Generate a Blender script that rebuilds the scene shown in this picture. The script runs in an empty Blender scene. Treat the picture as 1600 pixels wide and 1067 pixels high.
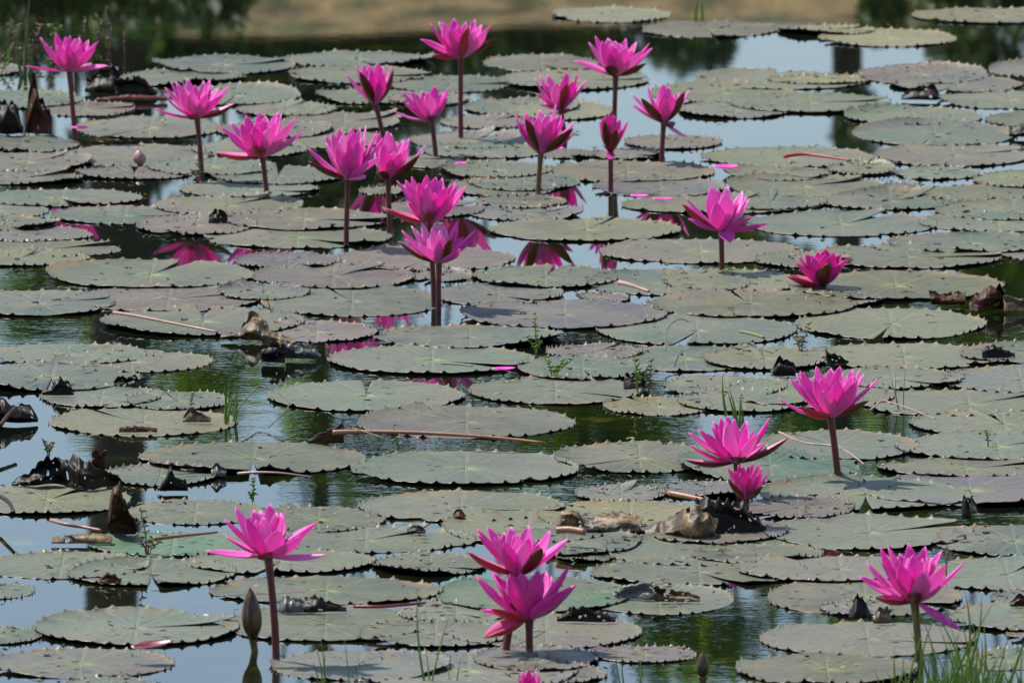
import bpy, bmesh, math, random
from mathutils import Vector, Matrix, noise
R = math.radians
S = bpy.context.scene
COL = S.collection
random.seed(7)

# ------------------------------------------------------------------ camera
H = 2.5                      # camera height above the water
PITCH = R(7.75)              # looking down
FPX = 19660.0                # focal length in photo pixels (1600 wide)
cam_d = bpy.data.cameras.new('camera')
cam = bpy.data.objects.new('camera', cam_d); COL.objects.link(cam)
cam.location = (0, 0, H); cam.rotation_euler = (R(90) - PITCH, 0, 0)
cam_d.sensor_width = 36; cam_d.lens = FPX / 1600 * 36
cam_d.clip_start = 0.5; cam_d.clip_end = 3000
cam_d.dof.use_dof = True; cam_d.dof.focus_distance = 17.6; cam_d.dof.aperture_fstop = 26
S.camera = cam

# ------------------------------------------------------------------ sky and sun
SUN = Vector((-0.45, 0.33, 0.83)).normalized()
w = bpy.data.worlds.new('World'); S.world = w; w.use_nodes = True
nt = w.node_tree
sky = nt.nodes.new('ShaderNodeTexSky'); sky.sky_type = 'NISHITA'; sky.sun_disc = False
sky.sun_elevation = math.asin(SUN.z); sky.sun_rotation = math.atan2(SUN.x, SUN.y)
sky.air_density = 1.0; sky.dust_density = 0.6; sky.ozone_density = 1.0
nt.links.new(sky.outputs[0], nt.nodes['Background'].inputs[0])
nt.nodes['Background'].inputs[1].default_value = 0.10
sl = bpy.data.lights.new('sun', 'SUN'); sl.energy = 4.2; sl.angle = R(0.5); sl.color = (1, .955, .88)
so = bpy.data.objects.new('sun', sl); COL.objects.link(so)
so.rotation_euler = SUN.to_track_quat('Z', 'Y').to_euler(); so.location = (-10, 10, 20)
S.view_settings.view_transform = 'Standard'; S.view_settings.look = 'None'
S.view_settings.exposure = 0.75; S.view_settings.gamma = 1; S.view_settings.use_curve_mapping = False
S.render.engine = 'CYCLES'

# ------------------------------------------------------------------ photo pixel -> place
cp, sp = math.cos(PITCH), math.sin(PITCH)
def ray(px, py):
    a = (px - 800) / FPX; b = -(py - 533.5) / FPX
    return Vector((a, cp + b * sp, -sp + b * cp))
def onz(px, py, z=0.0):
    r = ray(px, py); t = (z - H) / r.z
    return Vector((0, 0, H)) + r * t
def ony(px, py, y):
    r = ray(px, py); t = y / r.y
    return Vector((0, 0, H)) + r * t
def mirror_at(px, py, y):           # where a thing at depth y stands that the water mirrors at (px, py)
    p = ony(px, py, y); return Vector((p.x, y, -p.z))

# ------------------------------------------------------------------ helpers
def tag(o, label=None, cat=None, group=None, kind=None):
    if label: o['label'] = label
    if cat: o['category'] = cat
    if group: o['group'] = group
    if kind: o['kind'] = kind
    return o
def empty(name, loc, label, cat, group=None):
    o = bpy.data.objects.new(name, None); COL.objects.link(o); o.location = loc; o.empty_display_size = .03
    return tag(o, label, cat, group)
def mesh(name, verts, faces, mats, parent=None, loc=None, smooth=True, attrs=None, mi=None):
    me = bpy.data.meshes.new(name); me.from_pydata([tuple(v) for v in verts], [], faces); me.update()
    if smooth: me.polygons.foreach_set('use_smooth', [True] * len(me.polygons))
    if attrs:
        for k, vals in attrs.items():
            a = me.attributes.new(k, 'FLOAT', 'POINT'); a.data.foreach_set('value', vals)
    for m in (mats if isinstance(mats, (list, tuple)) else [mats]): me.materials.append(m)
    if mi: me.polygons.foreach_set('material_index', mi)
    o = bpy.data.objects.new(name, me); COL.objects.link(o)
    if parent: o.parent = parent
    if loc is not None: o.location = loc
    return o
def solid(o, t, two=False, offset=-1):
    m = o.modifiers.new('thickness', 'SOLIDIFY'); m.thickness = t; m.offset = offset
    if two: m.material_offset = 1; m.material_offset_rim = 1
    return o
def nz(x, y, z=0.0): return noise.noise(Vector((x, y, z)))

class NM:
    """tiny node-material builder"""
    def __init__(s, name):
        s.m = bpy.data.materials.new(name); s.m.use_nodes = True; s.t = s.m.node_tree
        s.b = s.t.nodes['Principled BSDF']; s.out = s.t.nodes['Material Output']
    def n(s, typ, **kw):
        x = s.t.nodes.new(typ)
        for k, v in kw.items(): setattr(x, k, v)
        return x
    def l(s, a, b): s.t.links.new(a, b)
    def noise(s, scale, detail=4, rough=.6, vec=None, mapscale=None):
        t = s.n('ShaderNodeTexNoise'); t.inputs['Scale'].default_value = scale
        t.inputs['Detail'].default_value = detail; t.inputs['Roughness'].default_value = rough
        if vec is None:
            vec = s.n('ShaderNodeTexCoord').outputs['Object']
        if mapscale:
            mp = s.n('ShaderNodeMapping'); mp.inputs['Scale'].default_value = mapscale
            s.l(vec, mp.inputs[0]); vec = mp.outputs[0]
        s.l(vec, t.inputs['Vector']); return t.outputs['Fac']
    def ramp(s, fac, stops):
        r = s.n('ShaderNodeValToRGB'); s.l(fac, r.inputs[0]); e = r.color_ramp.elements
        while len(e) < len(stops): e.new(.5)
        for q, (p, c) in zip(e, stops):
            q.position = p; q.color = (c[0], c[1], c[2], 1) if isinstance(c, (tuple, list)) else (c, c, c, 1)
        return r.outputs[0]
    def mix(s, fac, a, b, mode='MIX'):
        x = s.n('ShaderNodeMix', data_type='RGBA', blend_type=mode)
        for sock, v in ((x.inputs[0], fac), (x.inputs[6], a), (x.inputs[7], b)):
            if hasattr(v, 'node'): s.l(v, sock)
            elif isinstance(v, (int, float)): sock.default_value = v
            else: sock.default_value = (v[0], v[1], v[2], 1)
        return x.outputs[2]
    def math(s, op, a, b=None, clamp=False):
        x = s.n('ShaderNodeMath', operation=op, use_clamp=clamp)
        for i, v in enumerate((a, b)):
            if v is None: continue
            if hasattr(v, 'node'): s.l(v, x.inputs[i])
            else: x.inputs[i].default_value = v
        return x.outputs[0]
    def attr(s, name): return s.n('ShaderNodeAttribute', attribute_name=name).outputs['Fac']
    def bump(s, h, strength=.3, dist=.01):
        b = s.n('ShaderNodeBump'); b.inputs['Strength'].default_value = strength; b.inputs['Distance'].default_value = dist
        s.l(h, b.inputs['Height']); s.l(b.outputs[0], s.b.inputs['Normal']); return b.outputs[0]
    def set(s, **kw):
        for k, v in kw.items():
            k = k.replace('_', ' ')
            sock = s.b.inputs[k]
            if hasattr(v, 'node'): s.l(v, sock)
            elif isinstance(v, (tuple, list)): sock.default_value = (*v, 1)
            else: sock.default_value = v
    def translucent(s, col, fac, normal=None):
        t = s.n('ShaderNodeBsdfTranslucent'); mx = s.n('ShaderNodeMixShader')
        if hasattr(col, 'node'): s.l(col, t.inputs[0])
        else: t.inputs[0].default_value = (*col, 1)
        mx.inputs[0].default_value = fac
        s.l(s.b.outputs[0], mx.inputs[1]); s.l(t.outputs[0], mx.inputs[2]); s.l(mx.outputs[0], s.out.inputs[0])

# ------------------------------------------------------------------ materials
WIND = [(*onz(x, y)[:2], rr_, a_) for x, y, rr_, a_ in ((330, 600, .95, 1.0), (60, 500, .8, .8), (650, 740, .6, .8), (950, 700, .7, .9), (1540, 520, .5, .8), (1100, 1000, .5, .7), (1560, 800, .5, .6), (0, 420, .6, .6))]
def mat_water():
    k = NM('water')
    pos = k.n('ShaderNodeNewGeometry').outputs['Position']
    calm = k.math('MULTIPLY', k.ramp(k.noise(1.4, 2, .5, pos, (1, .6, 1)), [(.4, 0.2), (.6, 1.0)]), .22)
    for (wx, wy, wr, wa) in WIND:                       # patches where the breeze ruffles the pond
        d = k.n('ShaderNodeVectorMath', operation='DISTANCE'); k.l(pos, d.inputs[0]); d.inputs[1].default_value = (wx, wy, 0)
        m = k.n('ShaderNodeMapRange', interpolation_type='SMOOTHSTEP'); k.l(d.outputs['Value'], m.inputs[0])
        m.inputs[1].default_value = wr; m.inputs[2].default_value = wr * .4; m.inputs[3].default_value = 0; m.inputs[4].default_value = wa
        calm = k.math('ADD', calm, m.outputs[0])
    r1 = k.noise(42, 2, .55, pos, (1, 1.8, 1)); r2 = k.noise(9, 2, .5, pos)
    h = k.math('MULTIPLY', k.math('ADD', k.math('MULTIPLY', r1, .35), r2), calm)
    k.bump(h, 1.0, WATER_BUMP)
    alg = k.ramp(k.noise(5, 4, .6, pos, (1, 1.2, 1)), [(.50, (.003, .005, .003)), (.64, (.010, .012, .003)), (.76, (.085, .070, .010))])
    k.set(Base_Color=alg, Roughness=.015, IOR=1.333)
    return k.m
WATER_BUMP = 0.00012

def mat_leaf():
    k = NM('lily_pad_top')
    tc = k.n('ShaderNodeTexCoord').outputs['Object']
    info = k.n('ShaderNodeObjectInfo')
    rnd = k.n('ShaderNodeCombineXYZ'); k.l(k.math('MULTIPLY', info.outputs['Random'], 37.0), rnd.inputs[2])
    va = k.n('ShaderNodeVectorMath', operation='ADD'); k.l(tc, va.inputs[0]); k.l(rnd.outputs[0], va.inputs[1])
    v = va.outputs[0]
    rr, th = k.attr('rr'), k.attr('th')
    mott = k.noise(20, 7, .72, v); fine = k.noise(120, 4, .6, v); blot = k.noise(7, 4, .6, v)
    base = k.mix(k.ramp(mott, [(.40, 0.0), (.60, 1.0)]), info.outputs['Color'], k.mix(.5, info.outputs['Color'], (.105, .110, .060)))
    base = k.mix(k.ramp(blot, [(.50, 0.0), (.68, .6)]), base, (.085, .058, .058))
    base = k.mix(k.ramp(k.noise(3.5, 3, .6, v), [(.45, 0.0), (.7, .5)]), base, (.165, .160, .115))
    base = k.mix(k.ramp(k.noise(24, 5, .7, v), [(.60, 0.0), (.70, .65)]), base, (.055, .045, .028))
    # brown specks and torn, dried spots
    base = k.mix(k.ramp(fine, [(.58, 0.0), (.70, .75)]), base, (.035, .03, .02))
    # radiating veins and the yellow-green star where the stalk joins
    veins = k.math('POWER', k.math('ABSOLUTE', k.math('SINE', k.math('MULTIPLY', th, 9.0))), 14.0)
    base = k.mix(k.math('MULTIPLY', veins, k.ramp(rr, [(.1, .28), (.85, 0.05)])), base, (.17, .20, .11))
    star = k.math('MULTIPLY', k.math('MULTIPLY', k.ramp(rr, [(.0, 1.0), (.09, .5), (.22, 0.0)]), k.math('ADD', k.math('MULTIPLY', veins, .7), .3)), k.ramp(info.outputs['Random'], [(.2, 0.15), (.9, 1.0)]), True)
    base = k.mix(star, base, (.28, .36, .06))
    dry = k.math('MULTIPLY', k.ramp(rr, [(.78, 0.0), (1.0, 1.0)]), k.ramp(k.noise(11, 3, .6, v), [(.52, 0.0), (.66, .8)]))
    base = k.mix(dry, base, (.20, .13, .06))
    rough = k.ramp(k.noise(10, 5, .65, v), [(.36, .30), (.62, .62)])
    hgt = k.math('ADD', k.math('MULTIPLY', mott, .6), k.math('ADD', k.math('MULTIPLY', fine, .2), k.math('MULTIPLY', veins, -.12)))
    k.bump(hgt, .8, .007)
    k.set(Base_Color=base, Roughness=rough); k.b.inputs['Specular IOR Level'].default_value = .34
    return k.m
def mat_simple(name, stops, scale=30, rough=.5, bump=.3, trans=None, mapscale=None, spec=.5, emis=None):
    k = NM(name)
    f = k.noise(scale, 5, .65, None, mapscale)
    c = k.ramp(f, stops)
    k.set(Base_Color=c, Roughness=rough); k.b.inputs['Specular IOR Level'].default_value = spec
    if bump: k.bump(f, bump, .004)
    if trans: k.translucent(c, trans)
    return k.m
def mat_petal(name, c1, c2, c3, tfac=.42):
    k = NM(name)
    info = k.n('ShaderNodeObjectInfo'); t = k.attr('t'); u = k.attr('u')
    vec = k.n('ShaderNodeCombineXYZ'); k.l(k.math('MULTIPLY', u, 7.0), vec.inputs[0]); k.l(k.math('MULTIPLY', t, .9), vec.inputs[1])
    k.l(k.math('MULTIPLY', info.outputs['Random'], 50.0), vec.inputs[2])
    st = k.noise(2.2, 3, .6, vec.outputs[0])
    base = k.ramp(t, [(.0, c3), (.28, c1), (.75, c1), (1.0, c2)])
    base = k.mix(k.ramp(st, [(.38, 0.0), (.66, .6)]), base, c3)
    base = k.mix(k.math('MULTIPLY', info.outputs['Random'], .3), base, c2)
    base = k.mix(info.outputs['Alpha'], (.98, .42, .80), base)  # pale mix: flower tint plus sunlit inner faces put into the colour
    k.set(Base_Color=base, Roughness=.42)
    k.b.inputs['Sheen Weight'].default_value = .15
    k.bump(st, .25, .003)
    k.translucent(base, tfac)
    return k.m
M = {}
M['water'] = mat_water(); M['leaf'] = mat_leaf()
M['under'] = mat_simple('lily_pad_underside', [(.3, (.012, .010, .009)), (.7, (.035, .018, .020))], 25, .35, .3)
M['petal'] = mat_petal('petal_inner', (.92, .044, .62), (.80, .012, .48), (.99, .36, .86), .42)
M['petal_out'] = mat_petal('petal_outer', (.88, .034, .57), (.77, .012, .45), (.96, .22, .76), .46)
M['deep'] = mat_petal('petal_deep', (.82, .016, .46), (.66, .008, .34), (.90, .09, .60), .44)
M['sepal_in'] = mat_petal('sepal_inner', (.75, .10, .34), (.55, .03, .15), (.85, .30, .50), .15)
M['sepal'] = mat_simple('sepal_outer', [(.3, (.09, .012, .010)), (.55, (.16, .035, .014)), (.8, (.13, .06, .016))], 60, .4, .2, .18, (1, 1, .2))
M['sepal_red'] = mat_simple('sepal_red', [(.3, (.38, .02, .05)), (.7, (.55, .05, .07))], 60, .4, .2, .25)
M['stem'] = mat_simple('flower_stem', [(.3, (.075, .012, .014)), (.7, (.15, .026, .024))], 40, .4, .3)
M['stem_green'] = mat_simple('flower_stem_green', [(.35, (.12, .05, .02)), (.65, (.16, .12, .03))], 30, .35, .3)
M['stamen'] = mat_simple('stamen', [(.3, (.55, .02, .12)), (.7, (.75, .10, .16))], 80, .5, .2, .2)
M['bud'] = mat_simple('bud', [(.35, (.030, .020, .010)), (.55, (.09, .05, .02)), (.7, (.13, .10, .035))], 90, .4, .3, None, (3, 3, .12))
M['dead'] = mat_simple('dead_leaf_dark', [(.3, (.005, .003, .002)), (.55, (.014, .008, .004)), (.8, (.055, .026, .009))], 30, .5, .6, .12, None, .25)
M['dead_brown'] = mat_simple('dead_leaf_brown', [(.3, (.022, .008, .003)), (.55, (.085, .030, .008)), (.8, (.20, .085, .02))], 40, .5, .6, .35, None, .3)
M['dead_tan'] = mat_simple('dead_leaf_tan', [(.36, (.018, .012, .007)), (.5, (.14, .082, .032)), (.68, (.40, .29, .14))], 55, .5, .9, .25)
M['dead_grey'] = mat_simple('curled_leaf_grey', [(.3, (.03, .03, .026)), (.6, (.11, .11, .10)), (.8, (.24, .22, .19))], 50, .38, .9, .1, None, .5)
M['stalk'] = mat_simple('stalk_tan', [(.3, (.20, .075, .045)), (.7, (.36, .17, .10))], 30, .4, .4, None, (.3, 1, 1))
M['stalk_pink'] = mat_simple('stalk_pink', [(.3, (.30, .14, .12)), (.7, (.42, .26, .22))], 30, .4, .4)
M['twig'] = mat_simple('twig', [(.3, (.04, .03, .02)), (.7, (.16, .13, .08))], 60, .6, .4)
M['grass'] = mat_simple('grass_blade', [(.3, (.13, .24, .03)), (.7, (.34, .44, .11))], 14, .4, .2, .45)
M['grass_pale'] = mat_simple('grass_pale', [(.3, (.12, .17, .06)), (.7, (.26, .30, .13))], 14, .5, .2, .3)
M['maroon'] = mat_simple('maroon_leaf', [(.3, (.09, .008, .012)), (.7, (.22, .02, .035))], 30, .35, .4)
M['drop'] = NM('glint_drop').m; _b = M['drop'].node_tree.nodes['Principled BSDF']
_b.inputs['Base Color'].default_value = (.5, .52, .5, 1); _b.inputs['Roughness'].default_value = .06; _b.inputs['Specular IOR Level'].default_value = 1.0
M['tree_leaf'] = mat_simple('tree_foliage', [(.34, (.018, .05, .006)), (.46, (.09, .22, .012)), (.58, (.36, .54, .02))], 3.0, .5, 0, .5)
M['dark_leaf'] = mat_simple('shrub_foliage', [(.3, (.012, .026, .008)), (.66, (.085, .16, .03))], 3, .6, 0, .25)
M['bark'] = mat_simple('bark', [(.3, (.020, .018, .015)), (.7, (.05, .043, .034))], 12, .8, .6, None, (1, 1, .25))
def mat_ground():
    k = NM('bank_soil')
    pos = k.n('ShaderNodeNewGeometry').outputs['Position']
    f = k.noise(2.4, 5, .65, pos); g = k.noise(9, 5, .6, pos, (1, 1, 1))
    c = k.ramp(f, [(.40, (.05, .055, .015)), (.46, (.20, .14, .05)), (.53, (.34, .22, .09)), (.60, (.06, .085, .015))])
    c = k.mix(k.ramp(g, [(.4, 0.0), (.7, .5)]), c, (.09, .07, .035))
    k.set(Base_Color=c, Roughness=.9); k.bump(g, .6, .05)
    return k.m
M['ground'] = mat_ground()

# ------------------------------------------------------------------ setting: ground, water
def gh(x, y):
    side = max(0, (abs(x) - 42) * .25)
    near = max(0.0, (14.9 - y)) * .16
    far = max(0.0, (y - 31.5)) * .34
    z = -0.45 + max(near, 0) + far + side
    if y > 14.9: z = min(z, -0.45 + max(0, (y - 14.9)) * -.3) if y < 31 else z
    z = max(z, -1.2)
    cap = 1.70 if y > 31 else 1.1
    z = min(z, cap)
    return z + .07 * nz(x * .6, y * .6) * (1 if z > -.2 else .3)
xs = [-400, -200, -100, -60, -48] + [i for i in range(-44, -8, 4)] + [i * .5 for i in range(-16, 17)] + [i for i in range(10, 46, 4)] + [48, 60, 100, 200, 400]
ys = [-300, -100, -40, -15, -5] + [i * .5 for i in range(0, 28)] + [i * .4 + 14 for i in range(0, 8)] + [18, 22, 26, 29] + [30 + i * .4 for i in range(0, 24)] + [42, 48, 60, 90, 150, 300, 700]
vs = [(x, y, gh(x, y)) for y in ys for x in xs]; nx = len(xs)
fs = [(j * nx + i, j * nx + i + 1, (j + 1) * nx + i + 1, (j + 1) * nx + i) for j in range(len(ys) - 1) for i in range(nx - 1)]
tag(mesh('ground', vs, fs, M['ground']), kind='structure')
tag(mesh('pond_water', [(-60, 8, 0), (60, 8, 0), (60, 35, 0), (-60, 35, 0)], [(0, 1, 2, 3)], M['water']), kind='structure')

# ------------------------------------------------------------------ water lilies in flower
def petal_mesh(B, T, axis, W, bow, cup, rnd, tip=1.0, twist=0.0, outward=None):
    """one petal from B to T; its inner face looks up towards the flower's axis"""
    d = T - B; L = d.length; u = d.normalized()
    n = axis - axis.dot(u) * u
    if n.length < .25 and outward is not None: n = -outward + outward.dot(u) * u
    n.normalize()
    n = Matrix.Rotation(twist, 3, u) @ n
    s = u.cross(n)
    NT, NU = 10, 6
    vs, ta, ua = [], [], []
    wob = rnd.uniform(-1, 1)
    for i in range(NT + 1):
        t = i / NT
        wd = 1.22 * W * (math.sin(math.pi * min(1, t ** .95)) ** .78) * (1 - .08 * t) if t < 1 else 0
        if t < .15: wd = max(wd, W * .38)
        wd *= (1 if t < .97 else .5)
        for j in range(NU + 1):
            q = (j / NU) * 2 - 1
            c = B + u * (L * t) - n * (bow * L * math.sin(math.pi * t)) + n * (cup * wd * q * q) \
                + s * (wd * q * (1 - .1 * abs(q))) + n * (.05 * L * tip * t ** 4) + s * (wob * .03 * L * math.sin(math.pi * t))
            vs.append(c); ta.append(t); ua.append(q)
    k = NU + 1
    fs = [(i * k + j, i * k + j + 1, (i + 1) * k + j + 1, (i + 1) * k + j) for i in range(NT) for j in range(NU)]
    return vs, fs, {'t': ta, 'u': ua}, n
def orient(vs, fs, n):
    a, b, c = vs[fs[14][0]], vs[fs[14][1]], vs[fs[14][2]]
    if (b - a).cross(c - a).dot(n) < 0: return [tuple(reversed(f)) for f in fs]
    return fs
def tube(pts, rad, sides=8, cap=True):
    vs, fs = [], []
    for i, p in enumerate(pts):
        d = (pts[min(i + 1, len(pts) - 1)] - pts[max(i - 1, 0)]).normalized()
        a = d.cross(Vector((0, 1, 0.01))).normalized() if abs(d.y) < .95 else d.cross(Vector((0, 0, 1))).normalized()
        b = d.cross(a)
        r = rad[i] if isinstance(rad, list) else rad
        for k in range(sides):
            an = 2 * math.pi * k / sides
            vs.append(p + a * (r * math.cos(an)) + b * (r * math.sin(an)))
    for i in range(len(pts) - 1):
        for k in range(sides):
            fs.append((i * sides + k, i * sides + (k + 1) % sides, (i + 1) * sides + (k + 1) % sides, (i + 1) * sides + k))
    if cap:
        fs.append(tuple(range(sides))[::-1]); fs.append(tuple((len(pts) - 1) * sides + k for k in range(sides)))
    return vs, fs
def join(parts):
    V, F = [], []
    for vs, fs in parts:
        o = len(V); V += list(vs); F += [tuple(i + o for i in f) for f in fs]
    return V, F

def flower(idx, foot, base, tips, sepals, label, deep=False, green=False, wk=.135, rr=.0040, inner=6, L=None, ex=None, pale=.25):
    rnd = random.Random(idx * 13 + 5)
    F = onz(*foot); Y = F.y
    hb = ony(base[0], base[1], Y)
    s = (ony(base[0] + 1, base[1], Y) - hb).x               # metres per photo pixel here
    root = empty('water_lily', F, label, 'water lily', 'pink water lilies in bloom')
    hb = hb - F
    axis = Vector((hb.x * .25, 0, max(hb.z, .02))).normalized() if hb.z > .03 else Vector((0, 0, 1))
    d2 = [math.hypot(t[0] - base[0], t[1] - base[1]) for t in tips if t[2] in 'sb']
    LL = (L or sorted(d2)[int(len(d2) * .85)] * 1.03) * s
    def tip3(t):
        dx = (t[0] - base[0]) * s; up = (base[1] - t[1]) * s
        r = math.hypot(dx, up)
        d = math.sqrt(max(0, LL * LL - r * r))
        d = {'s': rnd.uniform(-.25, .25), 'f': .8, 'b': -.85}[t[2]] * d
        return Vector((dx, -d, (up + d * sp) / cp))
    pin, pout = (M['deep'], M['deep']) if deep else (M['petal'], M['petal_out'])
    rec = LL * .055
    def add(t3, name, mats, W, bow, cup, tw):
        out = Vector((t3.x, t3.y, 0)); out = out.normalized() if out.length > 1e-4 else Vector((0, -1, 0))
        B = out * rec
        vs, fs, at, n = petal_mesh(B, t3, axis, W, bow, cup, rnd, rnd.uniform(-.6, 1.2), tw, out)
        fs = orient(vs, fs, n)
        po = solid(mesh(name, vs, fs, mats, root, hb, attrs=at), .0009, True)
        po.color = (1, 1, 1, max(0, 1 - pale * rnd.choice([.1, .3, .7, 1.1, 2.2])))  # flower's own paleness, varied per petal to paint in sunlit inner faces
    for t in tips:
        t3 = tip3(t)
        W = wk * LL * rnd.uniform(.9, 1.12) * (.8 if t3.z < LL * .3 else 1)
        add(t3, 'petal', [pin, pout], W, rnd.uniform(.03, .09), rnd.uniform(.25, .6), rnd.uniform(-.3, .3))
    for k in range(inner):                                   # short petals round the heart of the flower
        a = rnd.uniform(0, 6.283); e = rnd.uniform(.95, 1.3)
        t3 = Vector((math.cos(a) * math.cos(e), math.sin(a) * math.cos(e), math.sin(e))) * (LL * rnd.uniform(.62, .8))
        add(t3, 'petal', [pin, pout], wk * LL * .8, .05, .4, rnd.uniform(-.4, .4))
    for t in sepals:
        t3 = tip3(t); kind = t[3] if len(t) > 3 else 'd'
        if t[2] == 'f' and math.hypot(t3.x, t3.z) < LL * .5: t3 = t3.normalized() * max(t3.length * .55, math.hypot(t3.x, t3.z) * 1.15)
        add(t3, 'sepal', [M['sepal_in'], M['sepal_red'] if kind == 'r' else M['sepal']], wk * LL * .95, .10, .75, rnd.uniform(-.15, .15))
    # stamens
    pr = []
    for k in range(26):
        a = k * 2.4; e = 1.5 - .035 * k * .9
        dv = Vector((math.cos(a) * math.cos(e), math.sin(a) * math.cos(e), math.sin(e)))
        p0 = Vector((math.cos(a), math.sin(a), 0)) * rec * .6
        pr.append(tube([p0, p0 + dv * LL * .16, p0 + dv * LL * .27 + Vector((0, 0, LL * .02))], [LL * .010, LL * .013, LL * .004], 5))
    v, f = join(pr); mesh('stamen_cluster', v, f, M['stamen'], root, hb)
    # stem
    if hb.z > .03:
        lean = rnd.uniform(-.006, .006); ex = ex or rnd.uniform(1, 1.7)
        pts = []
        for i in range(9):
            t = i / 8
            p = Vector((hb.x * t ** ex + lean * math.sin(math.pi * t), 0, -.10 + (hb.z + .10) * t))
            if i == 0: p.x = -hb.x * .3
            pts.append(p)
        rad = [rr * (1.12 - .15 * i / 8) for i in range(9)]; rad[-1] = rr * 1.25; 
        pts.append(hb + Vector((0, 0, LL * .03))); rad.append(rec * 1.2)
        v, f = tube(pts, rad, 10); mesh('stem', v, f, M['stem_green'] if green else M['stem'], root)
    return root

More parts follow.
